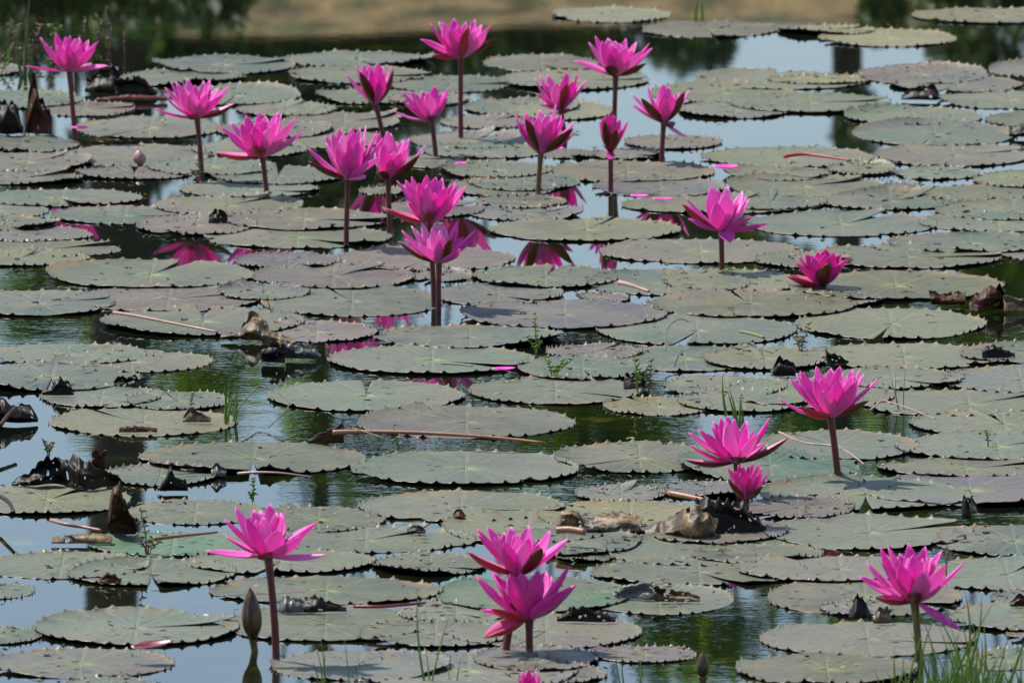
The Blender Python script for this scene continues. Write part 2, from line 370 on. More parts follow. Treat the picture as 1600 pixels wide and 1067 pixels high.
FL = [
 # foot, head base, petal tips, sepals, label, short name, options
 ((118,218),(108,112),[(61,61,'s'),(86,53,'b'),(108,56,'b'),(123,57,'b'),(137,61,'b'),(153,64,'s'),(150,74,'f'),(94,76,'f'),(108,70,'f'),(72,72,'f'),(126,78,'f'),(40,102,'s'),(170,102,'s')],[(142,100,'b')],
  'tall pink water lily at the upper left with two petals spread flat','the upper-left flower',{}),
 ((315,282),(308,185),[(257,137,'b'),(255,148,'s'),(264,129,'b'),(274,130,'b'),(292,123,'b'),(328,125,'b'),(318,127,'b'),(340,135,'b'),(357,134,'s'),(348,150,'f'),(300,145,'f'),(284,143,'f'),(324,148,'f'),(240,169,'s')],[(280,181,'f','r'),(369,164,'s')],
  'pink water lily on a thin dark stem right of the blackened leaf clump','the flower right of the blackened leaves',{}),
 ((428,308),(410,246),[(344,197,'s'),(359,190,'b'),(384,180,'b'),(405,176,'b'),(414,181,'b'),(433,173,'b'),(441,179,'b'),(461,184,'s'),(377,196,'f'),(398,198,'f'),(423,200,'f'),(453,193,'f'),(357,217,'s'),(474,208,'s')],[(337,241,'s','r'),(390,222,'f','r')],
  'wide deep pink water lily leaning on its stem, red sepal flat to the left','the wide flower with a flat red sepal',{}),
 ((544,385),(544,280),[(483,230,'s'),(507,212,'b'),(519,209,'f'),(529,201,'b'),(550,200,'b'),(562,200,'b'),(575,197,'b'),(587,204,'b'),(598,214,'s'),(552,209,'f'),(538,213,'f'),(596,246,'f'),(590,226,'s'),(560,222,'f'),(525,234,'f'),(571,278,'f')],[(482,252,'s')],
  'largest pink water lily of the touching pair, the left one, many pointed petals','the left paired flower',{'pale':.45,'wk':.12}),
 ((607,363),(606,281),[(605,205,'b'),(611,209,'b'),(619,220,'b'),(640,216,'b'),(630,219,'b'),(665,228,'s'),(637,230,'f'),(590,209,'b'),(600,228,'f'),(584,240,'s'),(625,240,'f')],[(584,262,'f'),(656,243,'f')],
  'pink water lily behind the right shoulder of its touching neighbour, long petal to the right','the right paired flower',{'pale':.5,}),
 ((602,226),(587,163),[(541,115,'s'),(556,103,'b'),(566,102,'b'),(577,101,'b'),(591,99,'b'),(597,103,'b'),(613,104,'s'),(580,110,'f'),(597,116,'f')],[(563,113,'f'),(617,111,'s')],
  'half closed pink water lily with a dark sepal across its front, above the touching pair','the half closed flower',{}),
 ((685,245),(675,190),[(626,144,'s'),(641,142,'b'),(660,142,'b'),(679,135,'b'),(700,136,'s'),(628,157,'s'),(648,147,'f'),(672,150,'f'),(691,144,'b'),(615,174,'s')],[(679,176,'f')],
  'small pale pink water lily on a short stem left of the tallest stem','the small pale-pink flower',{}),
 ((722,216),(720,91),[(670,38,'s'),(686,33,'b'),(693,37,'f'),(709,28,'b'),(725,37,'b'),(743,31,'b'),(753,38,'b'),(769,38,'s'),(680,45,'f'),(704,46,'f'),(762,48,'f'),(742,52,'f'),(658,60,'s')],[(675,87,'s','r'),(775,59,'s'),(731,48,'f','r')],
  'pink water lily highest in the photo, on the tallest straight stem','the highest flower',{'wk':.15}),
 ((883,222),(876,172),[(833,124,'s'),(842,120,'b'),(856,117,'b'),(887,113,'b'),(904,116,'s'),(916,124,'s'),(838,147,'s'),(866,134,'f'),(895,128,'f'),(843,163,'s')],[(885,131,'f','r'),(892,181,'f')],
  'ragged pink water lily just behind the one with two brown sepals','the small ragged flower',{}),
 ((964,230),(962,119),[(918,68,'s'),(929,57,'b'),(950,60,'b'),(961,64,'b'),(980,61,'b'),(996,66,'b'),(1015,68,'b'),(1019,75,'s'),(940,66,'f'),(960,76,'f'),(977,76,'f'),(1002,80,'f'),(898,94,'s')],[(941,97,'f'),(1010,102,'s')],
  'dense pink water lily on a tall stem near the top, right of centre','the dense tall flower',{'wk':.15}),
 ((1034,255),(1037,192),[(987,146,'s'),(986,164,'s'),(1009,134,'b'),(1036,132,'b'),(1045,135,'b'),(1061,145,'b'),(1076,140,'s'),(1035,150,'f'),(1050,152,'f'),(1072,216,'f')],[(1002,154,'f'),(1071,146,'f'),(1061,206,'f')],
  'pale pink water lily cupped in brown sepals beside the open sky reflection','the brown-cupped flower',{'pale':.45,'wk':.15}),
 ((841,303),(845,240),[(802,180,'s'),(820,177,'b'),(844,172,'b'),(852,180,'b'),(866,163,'b'),(877,179,'b'),(882,185,'f'),(900,192,'s'),(855,182,'f'),(840,186,'f'),(868,188,'f'),(896,212,'s')],[(822,186,'f'),(895,200,'f')],
  'pale pink water lily framed by two long brown sepals on a greenish stem','the flower between brown sepals',{'pale':.5,'wk':.15,'green':True}),
 ((952,301),(954,237),[(952,178,'b'),(942,184,'f'),(962,182,'f'),(938,188,'s'),(947,180,'f'),(957,179,'f'),(982,190,'s'),(970,186,'b'),(953,250,'f')],[(944,192,'f'),(962,204,'f')],
  'narrow closing magenta water lily with one petal hanging down its stem','the narrow closing flower',{'pale':.1,'deep':True,'wk':.12,'inner':3}),
 ((677,480),(671,350),[(621,282,'s'),(634,281,'b'),(645,275,'b'),(666,274,'b'),(681,276,'b'),(692,278,'b'),(711,284,'b'),(730,292,'s'),(640,288,'f'),(655,285,'f'),(668,290,'f'),(696,292,'f'),(716,289,'f'),(636,317,'s')],[(673,321,'f'),(601,326,'s','r')],
  'bright pink water lily with one blunt brown sepal in front, above a paler one','the bright central flower',{'wk':.14,'ex':1.2}),
 ((690,486),(686,411),[(627,361,'s'),(643,352,'b'),(658,346,'b'),(684,349,'b'),(693,347,'b'),(717,343,'b'),(743,359,'s'),(746,367,'s'),(632,373,'s'),(655,383,'f'),(675,358,'f'),(692,372,'f'),(724,371,'b'),(720,392,'f')],[(622,378,'s'),(706,376,'f')],
  'pale pink spiky water lily just in front of a brighter one, double stem','the pale spiky flower',{'pale':.5,'wk':.115}),
 ((1129,425),(1127,361),[(1071,307,'s'),(1111,292,'b'),(1122,297,'b'),(1138,292,'b'),(1160,298,'b'),(1168,307,'b'),(1173,313,'s'),(1133,305,'f'),(1118,318,'f'),(1074,329,'s'),(1075,343,'s'),(1200,348,'s'),(1176,340,'s'),(1140,378,'f')],[(1063,320,'s','r')],
  'loose pink water lily with a petal drooping over its stem, right of centre','the loose drooping flower',{'pale':.45,'wk':.17}),
 ((1284,451),(1284,448),[(1247,399,'s'),(1262,396,'b'),(1270,398,'b'),(1316,396,'b'),(1243,410,'f'),(1303,398,'f'),(1257,397,'f'),(1278,394,'b'),(1292,389,'b'),(1304,393,'b'),(1327,402,'s'),(1289,399,'f'),(1270,402,'f'),(1316,410,'f')],[(1294,414,'f'),(1230,432,'s','r')],
  'magenta water lily sitting directly on its pad without visible stem','the magenta flower sitting on a pad',{'pale':.05,'inner':12,'deep':True,'wk':.21}),
 ((1312,752),(1298,652),[(1233,591,'s'),(1242,585,'b'),(1249,581,'b'),(1276,572,'b'),(1299,575,'b'),(1313,572,'b'),(1335,577,'b'),(1346,577,'b'),(1353,585,'s'),(1269,594,'f'),(1307,593,'f'),(1328,588,'f'),(1338,598,'f'),(1286,612,'f'),(1317,586,'b'),(1215,624,'s'),(1375,594,'s')],[(1249,639,'f','r'),(1356,625,'s')],
  'large many-petalled pink water lily standing highest at the right of the lower half','the large right flower',{'wk':.13,'rr':.0046}),
 ((1164,777),(1151,723),[(1075,675,'s'),(1089,672,'s'),(1114,658,'b'),(1126,653,'b'),(1137,648,'b'),(1168,659,'b'),(1151,670,'b'),(1204,654,'s'),(1200,665,'s'),(1076,695,'s'),(1106,675,'f'),(1136,660,'f'),(1181,676,'f'),(1195,691,'s')],[(1070,721,'s'),(1231,685,'s'),(1164,707,'f')],
  'open pink water lily, brown sepals spread both sides, above a small dense one','the open flower above the small dense one',{'wk':.12}),
 ((1171,824),(1166,780),[(1137,728,'s'),(1154,726,'b'),(1161,728,'b'),(1170,726,'b'),(1178,723,'b'),(1185,725,'b'),(1193,731,'b'),(1202,738,'s'),(1141,734,'f'),(1148,737,'f'),(1156,740,'f'),(1165,738,'f'),(1178,735,'f'),(1188,739,'f'),(1160,734,'b')],[(1137,748,'f'),(1190,758,'f')],
  'small dense magenta water lily rising beside the crumpled dead leaf','the small dense flower by the dead leaf',{'pale':.1,'deep':True,'wk':.11}),
 ((427,1034),(419,870),[(349,813,'s'),(367,792,'b'),(395,797,'b'),(405,799,'b'),(421,787,'b'),(438,801,'b'),(495,815,'s'),(484,818,'b'),(351,838,'s'),(388,806,'f'),(436,826,'f'),(474,838,'f'),(321,862,'s'),(511,869,'s')],[(395,868,'f','r')],
  'open pink water lily on a long stem at lower left beside a brown bud','the lower-left flower on a long stem',{'pale':.35,'wk':.15,'rr':.0046}),
 ((777,1018),(810,898),[(745,825,'s'),(744,835,'s'),(760,824,'b'),(787,834,'b'),(798,822,'b'),(825,820,'b'),(862,830,'b'),(889,842,'s'),(846,846,'b'),(789,844,'f'),(821,846,'f'),(770,842,'f')],[(728,865,'s','r'),(846,858,'f')],
  'pink water lily on a left-slanting stem, the upper of two overlapping at the bottom','the upper flower of the bottom pair',{'wk':.14,'rr':.0046}),
 ((835,1019),(827,967),[(742,902,'s'),(767,896,'b'),(799,893,'f'),(814,896,'f'),(842,894,'f'),(853,891,'b'),(862,900,'b'),(892,885,'s'),(902,915,'s'),(881,922,'f'),(752,951,'s')],[(767,951,'f','r'),(757,992,'f','r'),(890,925,'s')],
  'shaded deep pink water lily, the lower of two overlapping at the bottom','the lower flower of the bottom pair',{'pale':.05,'wk':.16,'rr':.0046}),
 ((1432,1042),(1429,941),[(1352,880,'s'),(1375,857,'b'),(1388,852,'b'),(1407,865,'b'),(1421,852,'b'),(1446,853,'b'),(1472,859,'b'),(1508,878,'s'),(1374,877,'f'),(1403,882,'f'),(1424,867,'f'),(1473,880,'f'),(1445,888,'f'),(1340,903,'s'),(1473,912,'s'),(1500,984,'f')],[(1367,935,'s','r'),(1434,916,'f')],
  'pink water lily at the lower right with a long petal drooping over the grass','the lower-right flower',{'wk':.135,'rr':.0046,'green':True}),
 ((828,1100),(828,1092),[(808,1056,'s'),(816,1050,'b'),(826,1047,'b'),(836,1048,'b'),(845,1054,'s'),(822,1054,'f'),(832,1055,'f')],[],
  'pink flower tip just peeking over the bottom edge of the photo','the flower tip at the bottom edge',{'deep':True,'wk':.17}),
]
for i, (foot, base, tips, seps, label, short, kw) in enumerate(FL):
    flower(i, foot, base, tips, seps, label, **kw)

# ------------------------------------------------------------------ closed buds
def bud(foot, base, top, wpx, label, mats, stem=True, bulge=.5, reddish=False):
    F = onz(*foot); b0 = ony(base[0], base[1], F.y) - F; t0 = ony(top[0], top[1], F.y) - F
    s = (ony(base[0] + 1, base[1], F.y) - ony(base[0], base[1], F.y)).x
    root = empty('water_lily_bud', F, label, 'flower bud')
    d = t0 - b0; N = 12
    for q in range(4):                                       # four overlapping sepals round the closed flower
        vs = []; a0 = q * math.pi / 2 + .3
        for i in range(N + 1):
            t = i / N
            r = wpx * .5 * s * (math.sin(math.pi * t ** bulge) ** .75 if 0 < t < 1 else (.0 if t else .3))
            if t < .1: r = max(r, wpx * .2 * s)
            for j in range(7):
                a = a0 + (j / 6 - .5) * 2.0
                rr_ = r * (1 + .05 * math.cos((j / 6 - .5) * 5)) * (1 + .02 * (q % 2))
                vs.append(b0 + d * t + Vector((math.cos(a) * rr_, math.sin(a) * rr_, 0)))
        fs = [(i * 7 + j, i * 7 + j + 1, (i + 1) * 7 + j + 1, (i + 1) * 7 + j) for i in range(N) for j in range(6)]
        solid(mesh('sepal', vs, fs, mats, root), .0008)
    if stem:
        pts = [Vector((0, 0, -.08)), Vector((0, 0, 0)), b0 * .6, b0, b0 + d * .08]
        v, f = tube(pts, [.0045, .0045, .0045, .005, .007], 8); mesh('stem', v, f, M['stem_green'], root)
bud((398,1017),(395,998),(391,917),31,'tall brown pointed bud beside the long stem of the lower-left flower', M['bud'], True, .75)
bud((1098,1064),(1098,1060),(1098,1017),19,'small brown bud poking up near the bottom edge', M['bud'], True, .8)
bud((220,262),(219,260),(217,234),20,'tiny pale pink closed bud lying among pads at the upper left', M['stalk_pink'], False, .9)

# ------------------------------------------------------------------ lily pads
# (x0, x1, y0, y1, tint) in photo pixels; tint: g grey-green, p purple-grey, d dull grey, t tan-green, e fresh green
LP = """
862 1050 12 36 t;1000 1215 34 60 d;1425 1680 15 38 t;1280 1495 46 74 t;1215 1365 42 56 t
440 682 82 106 g;238 462 88 118 g;755 935 86 113 d;450 672 105 132 g;610 797 118 147 g;1335 1545 100 136 p;1090 1355 114 141 g
1545 1720 100 121 d;185 385 111 137 g;775 1012 112 142 g;490 660 138 167 g;265 470 136 166 g;-80 38 97 125 d;1015 1242 129 163 g;1060 1235 158 190 g
1140 1392 149 178 g;1465 1690 143 172 g;1320 1535 170 197 g;1333 1590 190 232 g;1098 1365 231 263 g;1370 1610 226 262 d;1540 1710 174 202 g;1400 1530 255 290 g
1200 1360 120 134 t;1390 1600 120 146 d
-60 130 141 173 g;50 210 160 183 p;118 350 178 223 d;-60 125 213 240 g;95 332 225 263 d;-60 145 238 272 d;230 432 249 276 g;340 520 186 223 d;443 632 175 206 d
370 525 158 186 g;420 610 204 233 g;640 822 205 237 p;690 830 180 204 p;725 905 155 184 g;607 735 141 173 g;620 790 238 268 g;300 480 218 250 g
790 962 162 190 t;975 1128 212 235 p;835 938 228 254 d;925 1038 230 256 d;660 850 226 250 g;810 900 196 222 g
845 1116 254 286 d;927 1135 279 309 p;1137 1376 275 309 g;972 1285 307 335 g;730 905 269 304 g;745 885 303 330 d;735 912 324 346 d;765 1066 343 379 g
933 1256 374 413 d;738 965 417 452 g;913 1172 424 463 g;1035 1252 421 461 g;676 880 442 481 d;900 985 455 479 p;1010 1336 456 499 g;722 1042 472 516 p
932 1246 494 541 g;1245 1540 481 533 g;1228 1572 427 471 g;1270 1566 384 421 g;1385 1650 367 397 g;1435 1680 334 363 g;1460 1710 316 346 g;1165 1462 332 371 g
1120 1290 305 331 g;1280 1503 302 329 g;1433 1660 291 315 g;1372 1440 286 300 p;1520 1690 264 300 g;1130 1300 262 284 g;1290 1400 258 276 g
1560 1720 380 412 g;1180 1330 392 424 g;1260 1380 458 482 d
-30 222 297 324 g;-80 76 317 343 g;78 310 324 351 g;238 476 307 338 g;-80 96 341 363 g;-90 147 356 379 p;212 402 337 371 p;318 612 354 389 g;345 606 329 362 d
280 500 282 310 g;-70 130 270 290 d;120 300 264 282 p;330 540 262 290 g
524 806 386 425 p;368 532 396 422 p;392 648 414 454 p;636 738 422 444 p;408 692 447 498 g;596 758 309 347 p;690 862 256 281 g;700 872 278 311 g;560 640 286 312 g
-50 190 377 403 g;-80 143 394 417 g;72 400 409 452 g;114 412 447 488 p;-60 180 454 498 g;158 477 482 527 g;340 485 443 476 d;398 592 499 540 p
585 882 511 546 g;513 837 542 587 g;-20 229 538 571 g;80 333 548 583 d;-60 220 570 613 g;63 254 601 641 g;198 357 612 644 g;77 372 639 682 t
218 572 692 743 g;158 342 727 761 g;-60 205 756 807 g;198 412 781 821 g;392 602 788 838 g;138 402 833 870 e;-40 232 864 905 g;104 369 876 918 g
-80 54 909 939 g;328 692 902 945 g;-70 66 974 1014 g;51 374 957 1010 g;-20 272 1014 1060 d;96 246 1056 1092 g;344 672 948 1004 g
288 588 861 898 g;400 742 825 864 g;583 762 861 906 g;681 985 892 970 e;622 802 938 978 g;560 800 972 1013 g;699 1006 961 1014 d;422 702 1017 1064 d;558 905 1020 1080 d
740 937 1011 1052 p;928 1087 1011 1036 p;790 948 1034 1072 p;558 884 769 817 g;690 962 800 852 t;944 1272 838 886 g;922 1262 874 916 g;913 1146 903 973 g
868 958 858 885 g;1193 1522 807 860 g;1460 1710 821 873 g;1080 1287 854 883 g;1150 1475 874 912 d;1198 1507 903 963 d;1438 1710 870 926 g
1548 1700 921 952 d;1483 1720 943 988 g;1183 1528 972 1026 d;1150 1435 1024 1072 g;1573 1720 981 1005 p;1496 1650 1010 1055 g;1281 1392 937 968 d
1258 1567 539 578 g;1498 1720 537 571 g;1285 1505 577 609 g;1470 1720 567 623 d;1128 1402 589 642 g;1338 1690 611 652 g;1418 1720 644 682 g;1173 1437 674 720 g
1398 1720 679 720 g;1058 1347 699 757 e;1368 1650 717 747 g;1343 1690 741 793 p;1188 1517 751 800 g
853 1004 540 563 p;948 1192 540 582 g;1098 1292 544 582 g;808 1012 559 600 g;733 1002 590 633 g;943 1112 617 654 t;1038 1232 587 622 g;1058 1262 609 647 g
558 899 636 685 d;866 1132 692 740 g;550 904 707 761 g;1023 1182 754 779 p;418 727 597 644 g
838 1132 785 832 t;1158 1335 779 813 p;998 1232 813 852 p;768 1002 829 871 g;900 1040 760 786 d
""".replace('\n', ';')
pads = []
for ln in LP.split(';'):
    f = ln.split()
    if len(f) == 5: pads.append((*map(float, f[:4]), f[4]))
TINT = {'g': (.126, .142, .090), 'p': (.150, .112, .118), 'd': (.145, .132, .108), 't': (.21, .195, .10), 'e': (.078, .150, .070)}
WORD = {'g': 'grey-green', 'p': 'purplish grey', 'd': 'dull grey', 't': 'tan-tinged', 'e': 'fresh green'}
geo = []
for (x0, x1, y0, y1, t) in pads:
    xm = (x0 + x1) / 2
    a, b = onz(xm, y0), onz(xm, y1)
    c = (a + b) / 2; ry = (a.y - b.y) / 2
    pc = (y0 + y1) / 2
    rx = (onz(x1, pc).x - onz(x0, pc).x) / 2
    ry = min(max(ry, rx * .72), rx * 1.25)
    cx = onz(xm, pc).x
    cy = b.y + ry if ry < (a.y - b.y) / 2 else c.y
    geo.append([cx, c.y, rx, ry])
lev = []
for i, g in enumerate(geo):
    used = set()
    for j in range(i):
        h = geo[j]
        if ((g[0] - h[0]) / (g[2] + h[2])) ** 2 + ((g[1] - h[1]) / (g[3] + h[3])) ** 2 < 1: used.add(lev[j])
    r_ = [l for l in range(9) if l not in used]
    lev.append(r_[0] if random.random() < .6 or len(r_) < 2 else r_[1])

LAND = [(onz(*f[0]), f[5]) for f in FL]
EXTRA = []   # filled by other things: (px, py, short name)
def make_pad(i):
    rnd = random.Random(1000 + i)
    cx, cy, rx, ry = geo[i]; tint = pads[i][4]
    NT = 38 + rnd.randint(-3, 5); SEG = NT * 6
    notch = rnd.uniform(0, 2 * math.pi); half = R(rnd.uniform(1.0, 5.0))
    rings = [0, .12, .28, .45, .62, .77, .88, .95, .985, 1.0]
    seed = rnd.uniform(0, 100)
    curl_dir = rnd.uniform(0, 6.28); curl = rnd.choice([0, 0, 0, 0, .004, .008]); tilt = (rnd.uniform(-.006, .006), rnd.uniform(-.004, .008))
    rim = rnd.uniform(.0003, .0016)
    lift = rnd.uniform(.001, .007)
    rw = random.Random(3 * i + 1); amp = [rw.choice([.15, .4, .7, .9, 1, 1.25]) for _ in range(NT + 1)]
    bites = [(notch + rnd.uniform(.4, 5.9), rnd.uniform(.04, .13), rnd.uniform(.05, .16)) for _ in range(rnd.choice([0, 0, 1, 1, 2]))]
    vs, rr, th, fs = [], [], [], []
    n = SEG + 1
    for k, r in enumerate(rings):
        for j in range(n):
            f = j / SEG; a = notch + half * (.4 + .6 * r) + f * (2 * math.pi - 2 * half * (.4 + .6 * r))
            edge = 1 + (.045 * nz(math.cos(a) * 1.5 + seed, math.sin(a) * 1.5) + .012 * nz(a * 6, seed)) * r * r - sum(bd * math.exp(-((a - ba) / bw) ** 2) * r ** 4 * (1 + .5 * nz(a * 30, seed)) for ba, bd, bw in bites)
            tooth = [0, 0, .15, 1, .25, 0][j % 6] * amp[min(j // 6, NT)]
            R_ = r * edge
            z = 0
            z += .0015 * nz(r * math.cos(a) * 2.2 + seed, r * math.sin(a) * 2.2, 1) * 2 * r
            z += .0009 * r * math.sin(a * 7 + seed) * nz(a * 2, r * 2 + seed)
            z += -.0012 * math.exp(-(r / .12) ** 2)
            z += curl * max(0, math.cos(a - curl_dir) - .55) * r ** 6 * 2.2
            z += lift * (math.exp(-(f * 22) ** 2)) * r ** 2
            if r > .9:
                e = (r - .9) / .1
                ru = rim * (1 + .9 * nz(a * 3, seed + 5))
                z += ru * e * e
                R_ -= .006 * e * e * (ru / .006)
            if k == len(rings) - 1:
                z += tooth * .0038; R_ += tooth * .006
            x, y = R_ * rx * math.cos(a), R_ * ry * math.sin(a)
            z += tilt[0] * x * .6 + tilt[1] * y * .6
            z = max(z, -.0002 - .0009 * lev[i])
            vs.append((x, y, z)); rr.append(r); th.append(a)
    for k in range(len(rings) - 1):
        for j in range(SEG):
            a, b = k * n + j, (k + 1) * n + j
            if k == 0: fs.append((a, b, b + 1))
            else: fs.append((a, b, b + 1, a + 1))
    # drop the stray ring-0 duplicates
    o = mesh('lily_pad', vs, fs, [M['leaf'], M['under']], None, (cx, cy, .0005 + .0009 * lev[i]), attrs={'rr': rr, 'th': th})
    solid(o, .0009, True)
    c = TINT[tint]; q = rnd.uniform(.48, .92); h = rnd.uniform(-.014, .014)
    o.color = (c[0] * q + h, c[1] * q, c[2] * q - h, 1)
    # droplets added for white sun glints along the rim and in the hollow
    if pads[i][2] > 150 and rnd.random() < .75:
        pr = []
        for _ in range(rnd.randint(4, 10)):
            if rnd.random() < .7:
                j = rnd.randrange(SEG); v = vs[8 * n + j]
            else:
                j = rnd.randrange(SEG); v = vs[rnd.randrange(1, 7) * n + j]
            rad = rnd.uniform(.0007, .0017)
            bm = bmesh.new(); bmesh.ops.create_icosphere(bm, subdivisions=1, radius=rad)
            mv = [Vector((p.co.x * 1.3, p.co.y, p.co.z * .8)) + Vector(v) + Vector((0, 0, rad * .6)) for p in bm.verts]
            mesh('glint_droplet', mv, [tuple(x.index for x in q_.verts) for q_ in bm.faces], M['drop'], o); bm.free()
    return o
pad_objs = [make_pad(i) for i in range(len(pads))]

# ------------------------------------------------------------------ stalks, twigs and fallen petals on the pads
def stalk(name, pts, rpx, mat, label, cat, taper=.5, short=None):
    """pts: (px, py, height above water in photo pixels)"""
    s = (onz(pts[0][0] + 1, pts[0][1]) - onz(*pts[0][:2])).x
    P = []
    for (x, y, h) in pts:
        p = onz(x, y); p.z = .022 + h * s; P.append(p)
    o = P[0].copy(); Q = []
    for a in range(len(P) - 1):
        for k in range(5):
            t = k / 5; p0 = P[max(a - 1, 0)]; p1 = P[a]; p2 = P[a + 1]; p3 = P[min(a + 2, len(P) - 1)]
            Q.append(.5 * ((2 * p1) + (-p0 + p2) * t + (2 * p0 - 5 * p1 + 4 * p2 - p3) * t * t + (-p0 + 3 * p1 - 3 * p2 + p3) * t ** 3) - o)
    Q.append(P[-1] - o)
    n = len(Q); rad = [rpx * s * (1 - taper * i / (n - 1)) * (1 + .08 * nz(i * .7, pts[0][0])) for i in range(n)]
    v, f = tube(Q, rad, 8)
    if short: LAND.append((onz(pts[len(pts) // 2][0], pts[len(pts) // 2][1]), short))
    return tag(mesh(name, v, f, mat, loc=o), label, cat)
stalk('stalk', [(520,700,0),(560,701,2),(660,704,3),(760,708,1),(850,713,-3)], 4.2, M['stalk'], 'thick orange-brown dead stalk lying across the pads below the long thorny pad', 'stalk', .55, 'the thick orange-brown stalk')
stalk('stalk', [(372,764,-1),(400,766,3),(440,768,4),(488,770,0)], 2.8, M['stalk_pink'], 'short pinkish stalk floating on the open water left of centre', 'stalk', .7, 'the short pinkish stalk')
stalk('stalk', [(178,511,0),(215,520,3),(260,529,3),(300,536,2),(340,541,-1)], 2.8, M['stalk_pink'], 'long pale pink stalk slanting down from the pads to open water', 'stalk', .5, 'the slanting pale pink stalk')
stalk('stalk', [(968,464,0),(985,470,2),(1014,478,0)], 4.2, M['stalk_pink'], 'stubby pinkish stalk piece between pads right of centre', 'stalk', .5, 'the stubby pinkish stalk piece')
stalk('stalk', [(870,856,2),(890,857,4),(914,859,2)], 6.0, M['stalk'], 'cut reddish brown stalk stub behind the upper bottom flower', 'stalk', .1, 'the cut stalk stub')
stalk('stalk', [(240,868,0),(290,864,2),(340,861,4)], 3.2, M['stalk'], 'brown rooting runner lying on pads left of the lower-left flower', 'stalk', .4, 'the brown runner')
stalk('stalk', [(1225,266,0),(1255,265,3),(1290,268,2),(1330,272,0)], 3.0, M['sepal_red'], 'thin red stalk lying on pads at the upper right', 'stalk', .5, 'the thin red stalk')
stalk('stalk', [(1045,805,10),(1090,812,8),(1140,822,5),(1172,830,3)], 4.0, M['stalk'], 'tan stalk running out of the crumpled dead leaf', 'stalk', .3)
stalk('twig', [(553,976,2),(600,978,4),(665,973,5)], 2.8, M['maroon'], 'thin rolled dark red leaf edge on the big pad at bottom left', 'leaf roll', .3)
stalk('twig', [(370,668,2),(385,655,8),(410,640,12),(452,664,10),(420,692,0)], 1.3, M['twig'], 'thin bent grey twig arching over rippled water', 'twig', .3, 'the thin bent twig')
stalk('twig', [(1217,705,6),(1255,722,6),(1300,727,6),(1325,735,4),(1350,750,0)], 1.6, M['stalk_pink'], 'thin pale twig crossing behind the stem of the large right flower', 'twig', .3)
stalk('twig', [(1360,665,0),(1378,655,4),(1395,660,6),(1420,668,6),(1462,680,1)], 1.4, M['stalk_pink'], 'pale crooked twig right of the large right flower', 'twig', .4, 'the pale crooked twig')
stalk('twig', [(1040,572,2),(1042,552,14),(1060,542,20),(1076,541,16)], 1.1, M['twig'], 'thin tendril looping up over pads right of centre', 'tendril', .3)
stalk('twig', [(550,703,10),(580,708,6),(600,712,3)], 1.0, M['grass_pale'], 'pale straw resting on the thick orange-brown stalk', 'straw', .3)
stalk('twig', [(0,808,8),(14,820,10),(22,832,6)], 3.4, M['dead'], 'black knobbly twig at the left edge of the photo', 'twig', .2, 'the black twig at the left edge')
stalk('twig', [(0,700,10),(12,690,16),(24,682,20)], 3.6, M['dead_brown'], 'brown rotten stalk end rising from water at the left edge', 'twig', .1)
stalk('twig', [(80,842,4),(100,850,6),(130,852,3),(158,856,2)], 3.2, M['stalk'], 'brown stalk end lying beside the tan folded leaf', 'stalk', .3)
stalk('moss_streak', [(690,592,0),(720,594,1),(738,596,0)], 1.6, M['grass_pale'], 'pale yellow blade lying on water behind centre', 'blade', .3)
stalk('twig', [(1157,545,4),(1175,550,5),(1194,554,3)], 2.6, M['grass_pale'], 'yellow-green stalk tip next to pink reflections', 'stalk', .2)

def fallen(px, py, lpx, wpx, ang, label, mat='petal', short=None, up=0.0):
    o = onz(px, py, .022); s = (onz(px + 1, py) - onz(px, py)).x
    d = Vector((math.cos(ang), math.sin(ang), up)) * lpx * s
    rnd = random.Random(int(px))
    vs, fs, at, n = petal_mesh(Vector((0, 0, 0)), d, Vector((0, 0, 1)), wpx * s, .06, .3, rnd, .5, .15)
    mm = [M[mat], M['petal_out'] if mat == 'petal' else M[mat]]
    if short: LAND.append((onz(px, py), short))
    return tag(solid(mesh('fallen_petal' if 'petal' in label else 'folded_leaf', vs, orient(vs, fs, n), mm, loc=o, attrs=at), .001, True), label, 'petal' if 'petal' in label else 'leaf')
fallen(1114, 260, 42, 9, .05, 'single mauve-pink petal floating beside the sky reflection', short='the floating mauve petal')
fallen(205, 1011, 66, 16, .1, 'folded maroon leaf tip between two pads at the bottom left', 'maroon', 'the folded maroon leaf', .12)
fallen(770, 575, 36, 6, .1, 'pale pink petal lying on the rim of the split pad at centre', short='the pale fallen petal')
fallen(712, 256, 20, 6, .4, 'tiny pink petal on a pad below the highest flower')
fallen(112, 199, 26, 6, -.1, 'faded pink petal on a pad beside the upper-left flower stem')
fallen(860, 232, 22, 5, .1, 'small red petal on a pad near the flower between two brown sepals')
fallen(1020, 310, 34, 5, .0, 'thin pink petal at a pad rim left of the loose flower')
fallen(985, 305, 30, 6, -.2, 'curved pink petal floating beside the double dark stems')

